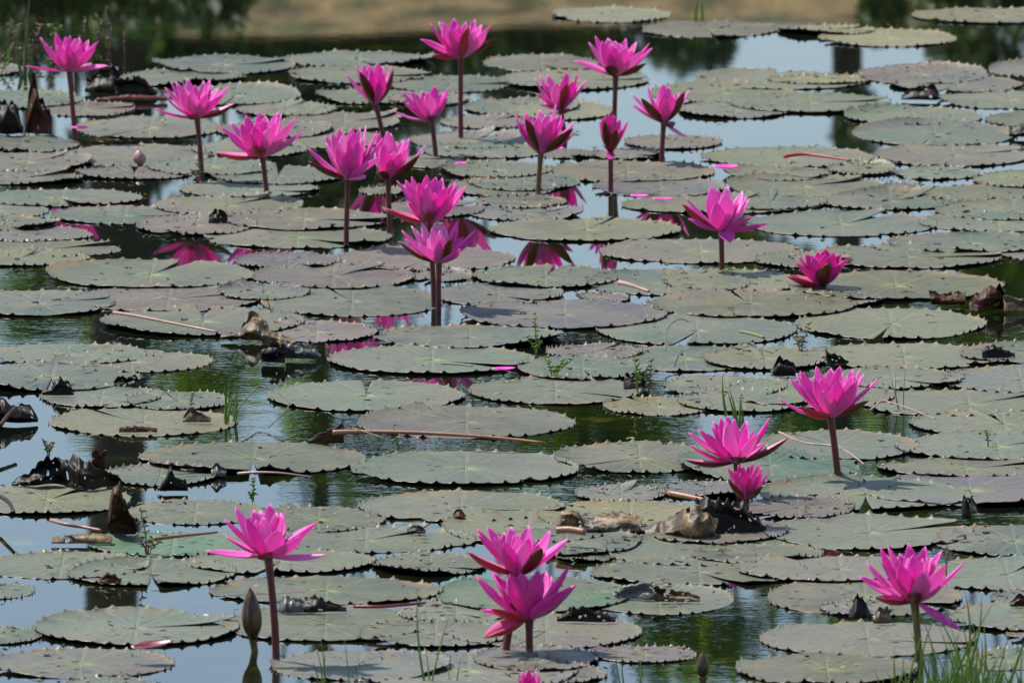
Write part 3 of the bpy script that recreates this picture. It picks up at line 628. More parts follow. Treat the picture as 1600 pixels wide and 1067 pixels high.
# ------------------------------------------------------------------ dead and curled leaves
def crumple(name, x0, x1, yb, prof, mats, label, cat='dead leaf', depth=.5, rough=.5, short=None, seed=0, curl=None, jag=.3, ribs=False):
    """a crumpled leaf standing on the water: prof = [(u, height in photo px)], its foot on row yb"""
    c = onz((x0 + x1) / 2, yb); s = (onz(x1, yb) - onz(x0, yb)).x / (x1 - x0)
    if curl is None: curl = .30 if mats in (DT, DG) else .05
    W = (x1 - x0) * s; rnd = random.Random(seed + int(x0))
    def hh(u):
        for (a, b), (c_, d_) in zip(prof, prof[1:]):
            if a <= u <= c_:
                t = (u - a) / (c_ - a + 1e-9); t = t * t * (3 - 2 * t); return b + (d_ - b) * t
        return prof[-1][1]
    NU, NV = max(24, int((x1 - x0) / 2.2)), 14
    NU = min(NU, 90)
    vs = []
    so_ = rnd.uniform(0, 50)
    for i in range(NU + 1):
        u = i / NU
        x = (u - .5) * W
        rib = (2 * abs(((x / .009) % 1) - .5)) if ribs else 0
        hgt = hh(u) * s * (1 + .35 * nz(x * 22, so_) + jag * .9 * abs(nz(x * 75, so_ + 4)) + .12 * rib)
        for j in range(NV + 1):
            v = j / NV
            a = v * math.pi * (.5 + curl * .5)
            crease = abs(nz(x * 26 + 3 * v, v * 2.4, so_ + 9)) + .5 * abs(nz(x * 60, v * 5 + 2, so_ + 2))
            y = -math.cos(a) * depth * .5 * (hgt + .016) * (1 + .5 * nz(x * 12, so_ + 3)) + rough * hgt * 1.5 * nz(x * 20, v * 1.8, so_)
            saw = jag * (1 - 2.2 * abs((((x + .004 * nz(x * 90, so_)) / .0105) % 1) - .5)) * v ** 5 + jag * 1.3 * nz(x * 48, so_ + 17) * v ** 2
            z = (math.sin(min(a, math.pi)) ** .8) * hgt * (1 + saw) * (1 - rough * .75 * crease) * (1 + .3 * nz(x * 16 + v * 2, v * 1.5, so_ + 30)) - .003 * (1 - v)
            vs.append((x + rough * .25 * hgt * nz(x * 20, v * 3, so_ + 12) + .25 * hgt * (v - .5) * nz(x * 8, so_ + 6) * 2, y, z))
    k = NV + 1
    fs = [(i * k + j, i * k + j + 1, (i + 1) * k + j + 1, (i + 1) * k + j) for i in range(NU) for j in range(NV)]
    fs = [tuple(reversed(f)) for f in fs if rough < .35 or nz(f[0] // k * .3, f[0] % k * .4, so_) < .48]
    o = mesh(name, vs, fs, mats, None, (c.x, c.y, .006), smooth=True)
    solid(o, .0012, False)
    m = o.modifiers.new('smooth', 'SUBSURF'); m.levels = m.render_levels = 1
    if short: LAND.append((c.copy(), short))
    return tag(o, label, cat)
D, DB, DT, DG = M['dead'], M['dead_brown'], M['dead_tan'], M['dead_grey']
crumple('dead_leaf', 18, 196, 762, [(0,2),(.12,14),(.3,42),(.42,46),(.55,40),(.68,38),(.75,26),(.9,16),(1,2)], D, 'big black crumpled dead leaf at the left, widest of the blackened leaves', short='the big black crumpled leaf', rough=.9, jag=.25)
crumple('dead_leaf', 144, 166, 742, [(0,26),(.3,30),(.7,24),(1,30)], DB, 'ribbed brown curl standing at the right end of the big black leaf', rough=.3, curl=.1, depth=.3)
crumple('dead_leaf', 169, 213, 838, [(0,30),(.2,70),(.4,62),(.6,46),(.85,30),(1,8)], DB, 'upright brown curled dead leaf standing in water at the lower left', short='the upright brown curled leaf', rough=.7, depth=.6)
crumple('dead_leaf', -30, 60, 662, [(0,46),(.35,42),(.6,26),(.85,22),(1,2)], D, 'dark ragged dead leaf cut by the left edge of the photo', short='the ragged left-edge leaf', rough=.8, jag=.2)
crumple('dead_leaf', 66, 116, 620, [(0,3),(.3,8),(.5,20),(.8,14),(1,3)], D, 'low blackened leaf scrap on the left pads, the left one of two', short='the left blackened scrap', jag=.4)
crumple('dead_leaf', 178, 216, 606, [(0,5),(.3,16),(.6,12),(.85,20),(1,8)], D, 'blackened leaf scrap with two points on the left pads, the right one of two', short='the right blackened scrap', jag=.5)
crumple('dead_leaf', 246, 294, 770, [(0,3),(.4,28),(.6,16),(.9,14),(1,2)], D, 'pointed black leaf scrap in water right of the big black leaf', short='the pointed black scrap', jag=.4)
crumple('dead_leaf', 330, 354, 746, [(0,10),(.4,22),(.7,12),(1,8)], DG, 'silvery curled leaf tip at a pad end left of the long thorny pad', short='the silvery curled tip')
crumple('dead_leaf', 1008, 1120, 838, [(0,4),(.2,16),(.35,28),(.6,40),(.8,38),(1,20)], DT, 'crumpled tan and white dead leaf heap below the small dense flower', short='the tan crumpled leaf heap', rough=1.1, depth=.9, jag=.15)
crumple('dead_leaf', 1085, 1198, 832, [(0,40),(.15,46),(.4,42),(.65,30),(.85,16),(1,2)], D, 'black sawtoothed dead leaf behind the tan leaf heap', short='the black sawtoothed leaf', rough=.4, depth=.7, jag=.35)
crumple('dead_leaf', 870, 1004, 824, [(0,4),(.07,22),(.2,24),(.35,8),(.55,14),(.7,16),(1,10)], DT, 'low strip of tan withered leaf left of the tan leaf heap', short='the tan withered strip', rough=.9, depth=2.0)
crumple('dead_leaf', 888, 1004, 835, [(0,2),(.5,4),(.9,6),(1,4)], D, 'thin dark folded leaf edge under the tan withered strip', rough=.3)
crumple('dead_leaf', 1453, 1508, 478, [(0,18),(.5,14),(1,14)], DB, 'rust brown dead leaf roll at the right, the left one of two', short='the rust brown roll')
crumple('dead_leaf', 1514, 1574, 487, [(0,10),(.2,28),(.6,32),(.85,30),(1,14)], DB, 'amber and white dead leaf roll at the right, the right one of two', short='the amber leaf roll', rough=.8)
crumple('dead_leaf', 1568, 1640, 488, [(0,22),(.4,16),(1,10)], DT, 'pale tan dead leaf running out of the right edge', rough=.6)
crumple('dead_leaf', 408, 448, 568, [(0,18),(.5,26),(1,20)], D, 'black hollow leaf end left of the grey ribbed curl', short='the black hollow leaf end', rough=.9, jag=.4)
crumple('curled_leaf', 446, 502, 563, [(0,22),(.4,18),(.8,12),(1,3)], DG, 'grey ribbed curled leaf beside the black hollow leaf end', 'curled leaf', short='the grey ribbed curl', rough=.5, jag=.3, ribs=True)
crumple('dead_leaf', 345, 432, 534, [(0,4),(.3,8),(.6,30),(.75,26),(1,10)], DT, 'twisted tan dead leaf between pads left of centre', short='the twisted tan leaf', rough=.8)
crumple('dead_leaf', 408, 462, 540, [(0,16),(.5,12),(1,4)], DT, 'flat mottled tan leaf touching the twisted tan leaf', rough=.6, depth=1.6)
crumple('dead_leaf', 481, 537, 695, [(0,2),(.4,13),(.75,22),(1,34)], DB, 'orange-brown leaf flap rising to a point above the thick stalk', short='the orange-brown pointed flap', rough=.15, curl=.0, depth=.3, jag=.03)
crumple('dead_leaf', -30, 36, 211, [(0,40),(.5,54),(.8,40),(1,6)], D, 'dark brown rounded dead leaf at the upper left edge', short='the dark upper-left leaf')
crumple('dead_leaf', 40, 82, 211, [(0,10),(.35,66),(.55,48),(.8,34),(1,8)], DB, 'tall reddish brown pointed dead leaf at the upper left', short='the reddish brown pointed leaf')
crumple('dead_leaf', 134, 186, 146, [(0,20),(.4,34),(.8,36),(1,28)], D, 'blackened leaf clump right of the upper-left flower stem', short='the blackened clump')
crumple('dead_leaf', 180, 246, 152, [(0,20),(.4,26),(.7,18),(1,2)], D, 'black hump of dead leaf under the flat-petalled upper-left flower', short='the black hump')
crumple('dead_leaf', 152, 262, 160, [(0,2),(.4,5),(1,4)], M['sepal'], 'amber leaf margin in front of the blackened leaves', rough=.2)
crumple('curled_leaf', 432, 484, 957, [(0,8),(.25,22),(.6,20),(1,14)], DG, 'silvery ribbed pad edge curled up behind the lower-left flower stem', 'curled leaf', short='the silvery ribbed curl', rough=.5, jag=.2, depth=1.2, ribs=True)
crumple('curled_leaf', 476, 542, 958, [(0,18),(.3,20),(.6,10),(1,2)], D, 'dark toothed pad edge curled up right of the silvery ribbed curl', 'curled leaf', rough=.5, jag=.4)
crumple('curled_leaf', 958, 1026, 937, [(0,4),(.3,16),(.7,22),(1,14)], DG, 'shiny silver curled pad edge at the lower centre', 'curled leaf', short='the shiny silver curl', rough=.6, jag=.2, depth=.9)
crumple('curled_leaf', 1020, 1094, 943, [(0,20),(.3,12),(.6,9),(1,4)], DT, 'tan folded pad edge joining the shiny silver curl', 'curled leaf', rough=.6)
crumple('curled_leaf', 870, 962, 974, [(0,4),(.35,18),(.7,12),(1,3)], D, 'dark wavy pad edge turned up right of the bottom pair', 'curled leaf', short='the dark wavy edge', rough=.5, jag=.4)
crumple('dead_leaf', 1326, 1362, 968, [(0,8),(.35,30),(.7,18),(1,2)], D, 'dark upright leaf corner left of the lower-right flower', short='the dark upright corner', rough=.3)
crumple('dead_leaf', 1364, 1392, 976, [(0,10),(.4,24),(.8,22),(1,8)], M['bud'], 'olive rounded leaf flap just left of the lower-right stem', rough=.3)
crumple('dead_leaf', 974, 1014, 608, [(0,18),(.5,20),(1,12)], D, 'black leaf knot behind the paired sprigs', short='the black leaf knot', rough=.8)
crumple('dead_leaf', 1204, 1244, 590, [(0,6),(.4,22),(.8,18),(1,8)], D, 'black curled leaf left of the large right flower petals', short='the black curl', jag=.3)
crumple('dead_leaf', 1290, 1326, 574, [(0,18),(.4,12),(1,4)], D, 'small black ragged leaf end above the large right flower', jag=.4)
crumple('dead_leaf', 1408, 1470, 158, [(0,4),(.3,18),(.8,20),(1,4)], D, 'dark brown leaf heap under the purple pad at the upper right', short='the dark heap under the purple pad')
crumple('dead_leaf', 326, 356, 351, [(0,8),(.3,15),(.8,12),(1,6)], D, 'small black lump of leaf on pads left of the touching pair', short='the small black lump')
crumple('dead_leaf', 1576, 1640, 216, [(0,10),(.5,24),(1,18)], D, 'dark leaf at the upper right edge of the photo')
crumple('dead_leaf', 1502, 1518, 812, [(0,8),(.4,36),(.7,30),(1,6)], D, 'small dark upright leaf point at the notch of the purple pad', short='the dark upright point', rough=.2)
crumple('dead_leaf', 1578, 1620, 951, [(0,4),(.4,16),(1,12)], DB, 'small brown curl at the lower right edge')
crumple('dead_leaf', 1534, 1586, 562, [(0,8),(.3,12),(1,4)], D, 'blackened pad corner near the right edge', jag=.4)
crumple('dead_leaf', 80, 176, 850, [(0,4),(.3,8),(.7,9),(1,4)], DT, 'yellow tan folded leaf lying left of the fresh green pad', short='the yellow tan folded leaf', rough=.4, depth=1.6)
crumple('dead_leaf', 155, 190, 914, [(0,4),(.5,12),(1,6)], DB, 'small rusty frill on the rim of a pad at lower left', jag=.6)
crumple('dead_leaf', 186, 246, 678, [(0,4),(.4,5),(1,3)], DB, 'thin rusty sliver on the tan-tinged pad at the left', rough=.4)
crumple('dead_leaf', 285, 330, 662, [(0,4),(.3,22),(.6,14),(1,4)], DT, 'yellowish torn leaf point on the tan-tinged pad', rough=.5)
crumple('dead_leaf', 636, 665, 836, [(0,4),(.5,10),(1,3)], D, 'tiny black leaf scrap on pads at the lower centre', short='the tiny black scrap')
crumple('dead_leaf', 705, 728, 815, [(0,2),(.5,12),(1,4)], DB, 'small brown crest on a pad rim above the bottom pair')

# ------------------------------------------------------------------ sprigs and grass
def blade(base, tip, w, bend, seg=7):
    d = tip - base; s = Vector((1, .2, 0)).normalized()
    if abs(d.normalized().dot(s)) > .8: s = Vector((0, 0, 1))
    vs = []
    for i in range(seg + 1):
        t = i / seg; c = base + d * t + bend * math.sin(math.pi * t)
        ww = w * (1 - t ** 1.6) + .0002
        vs += [c - s * ww, c + Vector((0, -ww * .5, 0)), c + s * ww]
    fs = []
    for i in range(seg):
        a = i * 3; fs += [(a, a + 1, a + 4, a + 3), (a + 1, a + 2, a + 5, a + 4)]
    return vs, fs
def tuft(x, y, blades, mat, label, cat='grass', short=None, name='grass_tuft', wpx=2.4, zb=-.02):
    o = onz(x, y); s = (onz(x + 1, y) - onz(x, y)).x; rnd = random.Random(int(x * 3 + y)); pr = []
    for (bx, tx, h) in blades:
        b = Vector(((bx - x) * s, rnd.uniform(-.015, .015), zb)); t = Vector(((tx - x) * s, rnd.uniform(-.03, .03), h * s))
        pr.append(blade(b, t, wpx * s * .5 * rnd.uniform(.8, 1.2), Vector((rnd.uniform(-.006, .006), 0, 0))))
    v, f = join(pr)
    if short: LAND.append((o.copy(), short))
    return tag(solid(mesh(name, v, f, mat, loc=o), .0004), label, cat)
tuft(356, 662, [(354,352,62),(356,360,78),(357,368,66),(355,358,50),(358,366,44),(357,371,40)], M['grass'], 'short green grass tuft sprouting from the end of the tan-tinged pad', short='the green grass tuft', wpx=4.5)
tuft(1156, 672, [(1150,1128,90),(1152,1138,70),(1155,1136,62),(1159,1158,58)], M['grass'], 'green grass blades rising behind the open flower on the right', short='the dark green blades', wpx=6)
tuft(1160, 668, [(1160,1158,42)], M['grass_pale'], 'pale grey-green blade next to the green ones behind the open flower', wpx=5)
tuft(42, 118, [(38,46,118),(36,40,70),(44,52,50),(40,28,60)], M['grass_pale'], 'tall pale reed at the upper left corner', 'reed', 'the tall pale reed', 'reed', 7)
tuft(1092, 33, [(1090,1092,40),(1093,1096,34)], M['grass'], 'green reed blade at the very top right of centre', 'reed', name='reed', wpx=7)
tuft(505, 1066, [(500,493,60),(506,501,66),(512,508,48),(492,488,30)], M['grass'], 'thin grass blades at the bottom edge right of the long stem', short='the thin bottom blades', wpx=3)
tuft(668, 1066, [(668,652,148),(669,704,110),(668,663,50)], M['grass'], 'two long crossing grass blades at the bottom edge', short='the crossing blades', wpx=3.4)
tuft(548, 1070, [(546,538,70),(552,560,34)], M['grass'], 'single faint grass blade at the bottom edge left of centre', wpx=2.6)
tuft(714, 1066, [(712,720,38),(708,700,22)], M['grass'], 'short grass blades at the bottom edge left of the bottom pair', wpx=2.6)
tuft(982, 1066, [(980,972,40),(984,1000,32),(976,962,54)], M['grass'], 'short grass blades at the bottom edge left of the small brown bud', short='the short bottom blades', wpx=2.6)
tuft(1412, 640, [(1410,1400,58),(1414,1415,64),(1406,1392,44)], M['grass_pale'], 'very thin upright blades on a pad right of the large right flower', short='the very thin blades', wpx=1.8)
tuft(732, 636, [(734,734,38)], M['twig'], 'single dark straw standing above the split between pads at centre', 'straw', name='straw', wpx=2)
tuft(630, 700, [(636,614,38)], M['grass'], 'small green blade leaning over the thick orange-brown stalk', wpx=3)
tuft(418, 490, [(430,414,32),(428,424,12)], M['grass'], 'bright green shoot at a pad rim left of centre', wpx=3, short='the bright green shoot')
tuft(1305, 740, [(1298,1300,10)], M['grass'], 'tiny sprout at the foot of the large right flower', wpx=4)

def sprig(x, y, stems, label, short=None, mat='grass', leafpx=9, name='water_sprig'):
    """stems: (x offset, height) tips in photo px; leaves in pairs up each stem"""
    o = onz(x, y); s = (onz(x + 1, y) - onz(x, y)).x; rnd = random.Random(int(x * 7 + y))
    root = empty(name, o, label, 'water plant')
    for (dx, h) in stems:
        p = [Vector((0, 0, -.01)), Vector((dx * .25 * s, rnd.uniform(-.01, .01), h * .4 * s)), Vector((dx * .8 * s, rnd.uniform(-.01, .01), h * .75 * s)), Vector((dx * s, 0, h * s))]
        v, f = tube(p, [.0012, .0011, .0009, .0005], 5); mesh('stem', v, f, M['stalk'] if mat != 'grass' else M['grass'], root)
        pr = []
        for k in range(5):
            t = .35 + .65 * k / 4; c = p[1].lerp(p[3], (t - .35) / .65)
            for q in (-1, 1):
                a = rnd.uniform(-.3, .9); tp = c + Vector((q * math.cos(a), rnd.uniform(-.6, .6), math.sin(a))) * leafpx * s * rnd.uniform(.5, 1.1)
                pr.append(blade(c, tp, leafpx * s * .22, Vector((0, 0, .001)), 4))
        v, f = join(pr); solid(mesh('foliage', v, f, M[mat], root), .0003)
    if short: LAND.append((o.copy(), short))
    return root
sprig(838, 552, [(-2,62),(6,18),(-14,26)], 'spindly green water sprig left of the paired sprigs', 'the spindly sprig', leafpx=6)
sprig(864, 592, [(-10,34),(16,28),(34,36),(8,20)], 'reddish stemmed creeping sprig on pads at centre right', 'the reddish sprig', leafpx=7)
sprig(996, 614, [(-4,58),(2,36)], 'taller of the paired upright sprigs by the black leaf knot', 'the taller paired sprig')
sprig(1014, 616, [(4,52),(-2,30)], 'shorter of the paired upright sprigs by the black leaf knot', mat='grass_pale')
sprig(1250, 552, [(14,46),(-6,26)], 'pale sprig at a pad notch above the large right flower', 'the pale sprig', 'grass_pale')
sprig(76, 714, [(-6,24),(6,22)], 'tiny pink-green sprout on top of the big black leaf', None, 'grass_pale', 8)
sprig(230, 866, [(-10,80),(8,26),(26,30),(-16,30)], 'straggly sprig rooted on the brown runner at the lower left', 'the straggly sprig', 'grass_pale', 9)
sprig(396, 786, [(0,38),(-6,16)], 'little green sprig standing on a pad above the lower-left flower', None, 'grass', 8)
sprig(1545, 700, [(-4,26)], 'thin sprig on pads at the right', None, 'grass_pale', 6)
sprig(298, 640, [(2,26)], 'thin sprig behind the yellowish torn leaf point', None, 'grass', 6)
sprig(310, 285, [(2,34),(-10,18)], 'small sprig at the stem foot right of the blackened leaves', None, 'grass_pale', 7)
sprig(1478, 900, [(2,52)], 'dry dark sprig behind the lower-right flower', None, 'twig', 5)

# weeds crowding the upper-left corner
rw = random.Random(55)
for k in range(22):
    x = rw.uniform(-20, 215); y = rw.uniform(60, 118) if x < 150 else rw.uniform(40, 92)
    sprig(x, y, [(rw.uniform(-14, 14), rw.uniform(12, 44)) for _ in range(rw.randint(1, 3))], None, None, rw.choice(['grass', 'grass_pale', 'grass_pale', 'dead_tan']), rw.uniform(4, 9), 'marsh_weed')
for o in COL.objects:
    if o.name.startswith('marsh_weed'):
        o['label'] = 'spindly pale marsh weed in the tangle at the upper left corner'; o['category'] = 'weed'; o['group'] = 'marsh weeds in the upper left corner'

# grass on the near bank, lower right
rg = random.Random(9); pr = []
o0 = onz(1490, 1085)
for k in range(250):
    px = rg.gauss(1500, 62) if k % 4 else rg.uniform(1370, 1640); px = max(px, 1372 + rg.uniform(0, 20))
    py = rg.uniform(1068, 1150)
    b = onz(px, py, 0) ; b.z = gh(b.x, b.y) * .0 - .01
    h = rg.uniform(.02, .075) * (1.0 if rg.random() < .8 else 1.9) * (.55 + .6 * math.exp(-((px - 1490) / 70) ** 2))
    h *= 1 + (1068 - py) * -.0015
    a = rg.uniform(-1, 1) * .45
    t = b + Vector((math.sin(a) * h, rg.uniform(-.02, .02), math.cos(a) * h))
    pr.append(blade(b - o0, t - o0, rg.uniform(.0011, .0024), Vector((rg.uniform(-1, 1) * h * .12, 0, 0)), 6))
v, f = join(pr)
tag(solid(mesh('bank_grass', v, f, M['grass'], loc=o0), .0003), 'fresh green grass on the near bank at the bottom right corner', 'grass', kind='stuff')
LAND.append((onz(1500, 1060), 'the grass clump'))

# ------------------------------------------------------------------ far bank: what the water mirrors
def leafcloud(blobs, size, seed, per):
    """blobs: (centre, (rx, ry, rz)); small folded leaves spread through each volume"""
    r_ = random.Random(seed); vs, fs = [], []
    for c, rad in blobs:
        n = int(per * (rad[0] * rad[1] * rad[2]) ** (1 / 3) ** 1) if False else int(per)
        for _ in range(n):
            while True:
                p = Vector((r_.uniform(-1, 1), r_.uniform(-1, 1), r_.uniform(-1, 1)))
                if p.length <= 1: break
            p = p * (.55 + .45 * r_.random())
            q = c + Vector((p.x * rad[0], p.y * rad[1], p.z * rad[2]))
            if nz(q.x * 2.2, q.z * 2.2, q.y) < -.22: continue
            L = size * r_.uniform(.6, 1.3); d = Vector((r_.uniform(-1, 1), r_.uniform(-1, 1), r_.uniform(-1.2, .4))).normalized()
            s = d.cross(Vector((r_.uniform(-1, 1), r_.uniform(-1, 1), r_.uniform(-1, 1)))).normalized() * L * .28
            o = len(vs); vs += [q, q + d * L * .5 + s, q + d * L, q + d * L * .5 - s]
            fs.append((o, o + 1, o + 2, o + 3))
    return vs, fs
def branchy(base, top, r0, tips, seed):
    r_ = random.Random(seed); pr = []; pts = []; rad = []
    for i in range(9):
        t = i / 8; p = base.lerp(top, t); p.x += .06 * nz(t * 3, seed) * (top.z - base.z) * .3; pts.append(p); rad.append(r0 * (1 - .7 * t))
    pr.append(tube(pts, rad, 10))
    limbs = []
    for tip in tips:
        f = r_.uniform(.35, .9); i = int(f * 8); st = pts[i]
        mid = st.lerp(tip, .5) + Vector((0, 0, (tip - st).length * .12))
        limbs.append(tube([st, mid, tip], [rad[i] * .22, rad[i] * .12, rad[i] * .05], 6))
    return pr[0], join(limbs) if limbs else None
def tree(name, base, top, r0, blobs, mat, label, cat, size, per, seed, up=False):
    root = empty(name, base, label, cat, 'trees on the far bank')
    bl = [(c - base, r) for c, r in blobs]
    tr, lb = branchy(Vector((0, 0, -.3)), top - base, r0, [c for c, _ in bl if c.z + base.z > 5.6][:24], seed)
    mesh('trunk', *tr, M['bark'], root)
    if lb: mesh('limb', *lb, M['bark'], root)
    hg = [c for c, _ in bl if c.z + base.z < 5.6]
    if hg: mesh('low_shoots' if up else 'drooping_twigs', *join([tube([Vector((c.x + .15 * nz(c.x * 9, i), c.y, -.2 if up else 6.8 - base.z)), Vector((c.x, c.y, c.z + (-.6 if up else .6))), c], [.012, .009, .004], 5) for i, c in enumerate(hg)]), M['bark'], root)
    v, f = leafcloud(bl, size, seed, per)
    mesh('crown', v, f, mat, root, smooth=False)
    return root
def mblob(px, py, y, rxp, ryp, depth=.5):
    c = mirror_at(px, py, y); s = (mirror_at(px + 1, py, y) - c).x
    return (c, (rxp * s, depth, ryp * s))
YT = 44.0
def gz(x, y): return gh(x, y)
# each list: mirrored blobs in photo pixels (x, y, rx, ry)
T1 = [(40,520,75,34),(150,500,60,40),(60,430,50,26),(250,560,80,45),(330,600,60,40),(170,690,26,60),(150,640,20,50),(420,560,60,34),(200,600,60,26),(-60,480,90,60)]
T2 = [(590,745,50,44),(620,765,70,36),(310,682,70,20),(560,765,24,40),(640,770,60,30),(700,760,60,28),(540,720,20,30),(760,775,50,20),(480,640,22,60),(480,720,28,30),(650,600,90,26),(560,560,60,22)]
T3 = [(860,660,80,44),(960,640,80,50),(900,560,120,50),(1040,670,40,34),(900,755,50,38),(960,760,60,34),(1000,720,50,30),(840,750,40,40),(780,640,60,30)]
T4 = [(1040,1000,50,40),(1100,1040,70,34),(1180,980,60,40),(1250,1010,90,40),(1150,950,90,26),(1350,960,80,50),(1460,960,120,60),(1560,860,90,80),(1400,830,160,40),(1250,900,70,30)]
T5 = [(1400,560,120,60),(1520,520,110,80),(1300,640,110,50),(1480,690,140,60),(1250,700,60,30),(1350,460,80,40),(1560,430,60,60),(1440,760,120,40),(1150,400,60,34),(1220,440,60,40)]
SH = [(60,60,140,50),(240,80,160,60),(420,110,130,60),(560,80,120,50),(700,90,110,44),(830,90,90,44),(960,90,80,44),(1060,90,60,40),(460,170,100,40),(620,180,80,34),(200,250,140,44),(430,290,90,50),(80,300,120,40),(1110,80,30,24),(1500,70,60,34),(1580,110,50,40)]
SH += [(x_, 58 + (x_ % 7), 70, 24) for x_ in range(380, 1090, 75)]
SH2 = [(480,310,60,30),(600,340,70,30),(650,300,60,30),(250,400,110,44),(120,400,90,44),(560,300,50,40),(350,330,80,34),(1090,350,70,24),(820,140,60,22),(1340,190,26,50)]
def hang(lst, y, d=.5): return [mblob(a, b, y, c, e, d) for a, b, c, e in lst]
def crown_above(x, y, z, n, seed, r=1.6):
    q = random.Random(seed); return [(Vector((x + q.uniform(-2.4, 2.4), y + q.uniform(-2, 2), z + q.uniform(0, 3.2))), (r * q.uniform(.6, 1), r * q.uniform(.6, 1), r * q.uniform(.4, .8))) for _ in range(n)]
for i, (lst, y, tx, lab, r0) in enumerate([
        (T1, 43, -2.6, 'leafy bank tree mirrored in the open water at the left', .10),
        (T2, 45, -.75, 'slim bank tree mirrored as bright green streaks at centre', .05),
        (T3, 44, 1.1, 'dense bank tree mirrored dark in the water at centre', .06),
        (T4, 42, 2.9, 'yellowish green bank tree mirrored at the bottom right', .10),
        (T5, 46, 3.6, 'dark spreading bank tree mirrored along the right side', .12)]):
    bz = gz(tx, y)
    bl = hang(lst, y)
    tree('bank_tree', Vector((tx, y, bz)), Vector((tx + .2, y + .3, 8.0)), r0, bl + crown_above(tx, y, 6.6, 12, i + 40), M['tree_leaf'], lab, 'tree', .085, 1000, i + 3, i < 2)
# the straight post-like trunk mirrored at the left
c0, c1 = mirror_at(188, 640, 40), mirror_at(168, 1067, 40)
root = empty('palm_tree', Vector((c0.x, 40, gz(c0.x, 40))), 'straight bare trunk of a bank palm mirrored as a dark column at the left', 'tree', 'trees on the far bank')
v, f = tube([Vector((.01, 0, -.3)), Vector((0, 0, c0.z - gz(c0.x, 40))), Vector((c1.x - c0.x, 0, c1.z - gz(c0.x, 40))), Vector((c1.x - c0.x, 0, 7.2))], [.12, .088, .084, .07], 14)
mesh('trunk', v, f, M['bark'], root)
pr = []
for k in range(14):
    a = k * 2.4; tp = Vector((c1.x - c0.x + math.cos(a) * 1.7, math.sin(a) * 1.7, 6.3 + (k % 3) * .7)); st = Vector((c1.x - c0.x, 0, 7.15))
    mid = st.lerp(tp, .5) + Vector((0, 0, .5)); L_ = [st.lerp(mid, t / 6) for t in range(6)] + [mid.lerp(tp, t / 8) for t in range(9)]
    for p in L_:
        for q in (-1, 1):
            dd = Vector((-math.sin(a), math.cos(a), -.3)) * q * .4; pr.append(([p, p + dd * .5 + Vector((0, 0, .02)), p + dd, p + dd * .5 - Vector((.03, 0, .05))], [(0, 1, 2, 3)]))
v, f = join(pr); mesh('crown', v, f, M['tree_leaf'], root, smooth=False)
SHF = [(-40,10,90,50),(60,25,90,46),(160,10,90,44),(260,25,80,40),(340,12,50,36),(-100,60,60,50),(1480,10,40,34),(1590,15,60,40),(1380,25,20,22)]
for i, (lst, y, mt, lab) in enumerate([(SHF, 35.4, 'dark_leaf', 'low dark bushes at the foot of the far bank'), (SH, 40.5, 'dark_leaf', 'long dark hedge of shrubs behind the tan bank'), (SH2, 42, 'dark_leaf', 'second row of dark shrubs further behind the tan bank')]):
    bl = hang(lst, y, .6); cx = sum(b[0].x for b in bl) / len(bl); base = Vector((cx, y, gz(cx, y)))
    root = empty('shrub_row', base, lab, 'shrubs')
    v, f = leafcloud([(c - base, r) for c, r in bl], .06, 77 + i, 1500); mesh('foliage', v, f, M[mt], root, smooth=False)
    pr = [tube([Vector((c.x - cx, 0, -.2)), c - base], [.02, .008], 6) for c, r in bl[::2]]
    v, f = join(pr); mesh('stem', v, f, M['bark'], root)

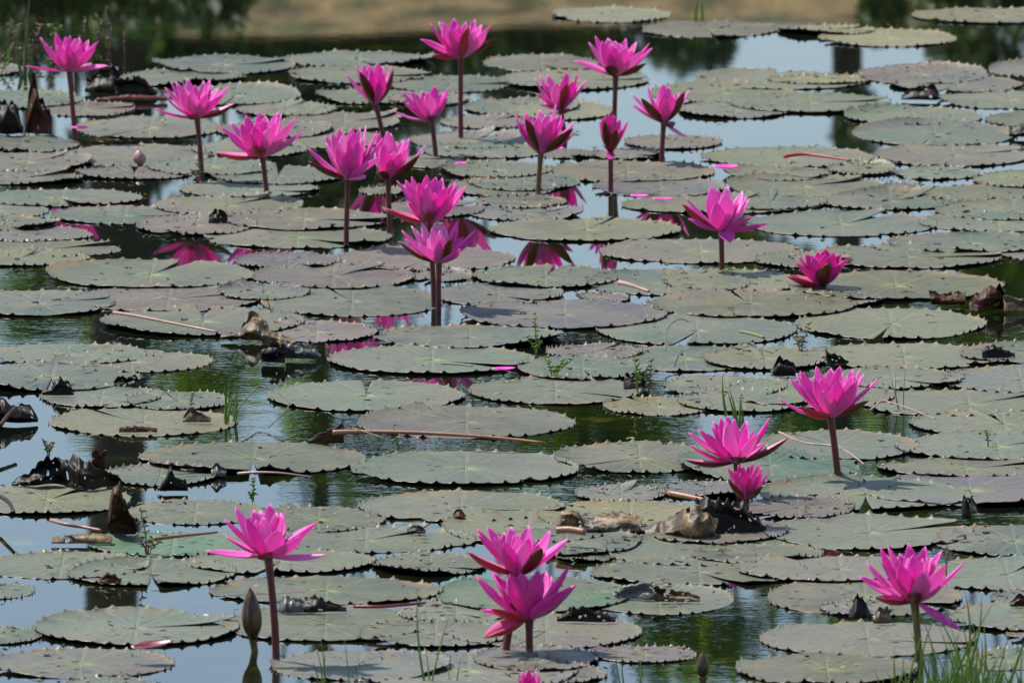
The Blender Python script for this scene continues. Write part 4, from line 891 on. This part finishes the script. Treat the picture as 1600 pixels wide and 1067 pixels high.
# ------------------------------------------------------------------ crumbs of rotten leaf between and on the pads
def crumbs(seed, n_, mat, label, l0, l1):
    rd = random.Random(seed); pr = []; oc = Vector((0, 19, 0))
    for k in range(n_):
        g = geo[rd.randrange(len(geo))]; a = rd.uniform(0, 6.283); q = rd.uniform(.2, 1.08)
        p = Vector((g[0] + g[2] * q * math.cos(a), g[1] + g[3] * q * math.sin(a), .009 if q < .97 else .002)) - oc
        L = rd.uniform(l0, l1) ; n = rd.randint(4, 7); ph = rd.uniform(0, 6)
        rim_ = [p + Vector((math.cos(ph + i * 6.283 / n) * L * rd.uniform(.5, 1.5), math.sin(ph + i * 6.283 / n) * L * rd.uniform(.3, 1), rd.uniform(-.001, .003))) for i in range(n)]
        pr.append(([p + Vector((0, 0, .0015))] + rim_, [(0, i + 1, (i + 1) % n + 1) for i in range(n)]))
    v, f = join(pr); tag(mesh('plant_debris', v, f, mat, loc=oc, smooth=False), label, 'debris', kind='stuff')
crumbs(21, 1100, M['dead'], 'dark crumbs of rotten leaf scattered over the pads', .0015, .007)
crumbs(22, 260, M['dead_tan'], 'tan flecks of withered leaf scattered over the pads', .0015, .006)
crumbs(23, 160, M['grass_pale'], 'pale yellow-green flecks of duckweed and moss on the pads', .002, .008)

# ------------------------------------------------------------------ labels of the pads: where each one floats
used = set()
order = sorted(range(len(pads)), key=lambda i: -geo[i][2])
for i in order:
    cx, cy, rx, ry = geo[i]; tint = pads[i][4]; best = None
    for rank, (p, name) in enumerate(sorted(LAND, key=lambda l: (l[0].x - cx) ** 2 + (l[0].y - cy) ** 2)):
        dx, dy = cx - p.x, cy - p.y; dist = math.hypot(dx, dy)
        if dist < rx * .35: ph = 'right under'
        else:
            a = math.degrees(math.atan2(dy, dx)) % 360
            ph = ['right of', 'behind and right of', 'behind', 'behind and left of', 'left of', 'in front and left of', 'in front of', 'in front and right of'][int((a + 22.5) // 45) % 8]
        for far in ((1, ''),) if dist < .45 else ((0, 'not far ') if dist < .9 else (0, 'further '),):
            key = (ph + far[1], name)
            if key not in used:
                best = key; used.add(key); label = '%s pad %s%s %s' % (WORD[tint], far[1], ph, name); label = label if len(label.replace('-', ' ').split()) < 16 else label.replace('not far ', 'near, '); break
        if best: break
    tag(pad_objs[i], label, 'lily pad', 'lily pads floating on the pond')
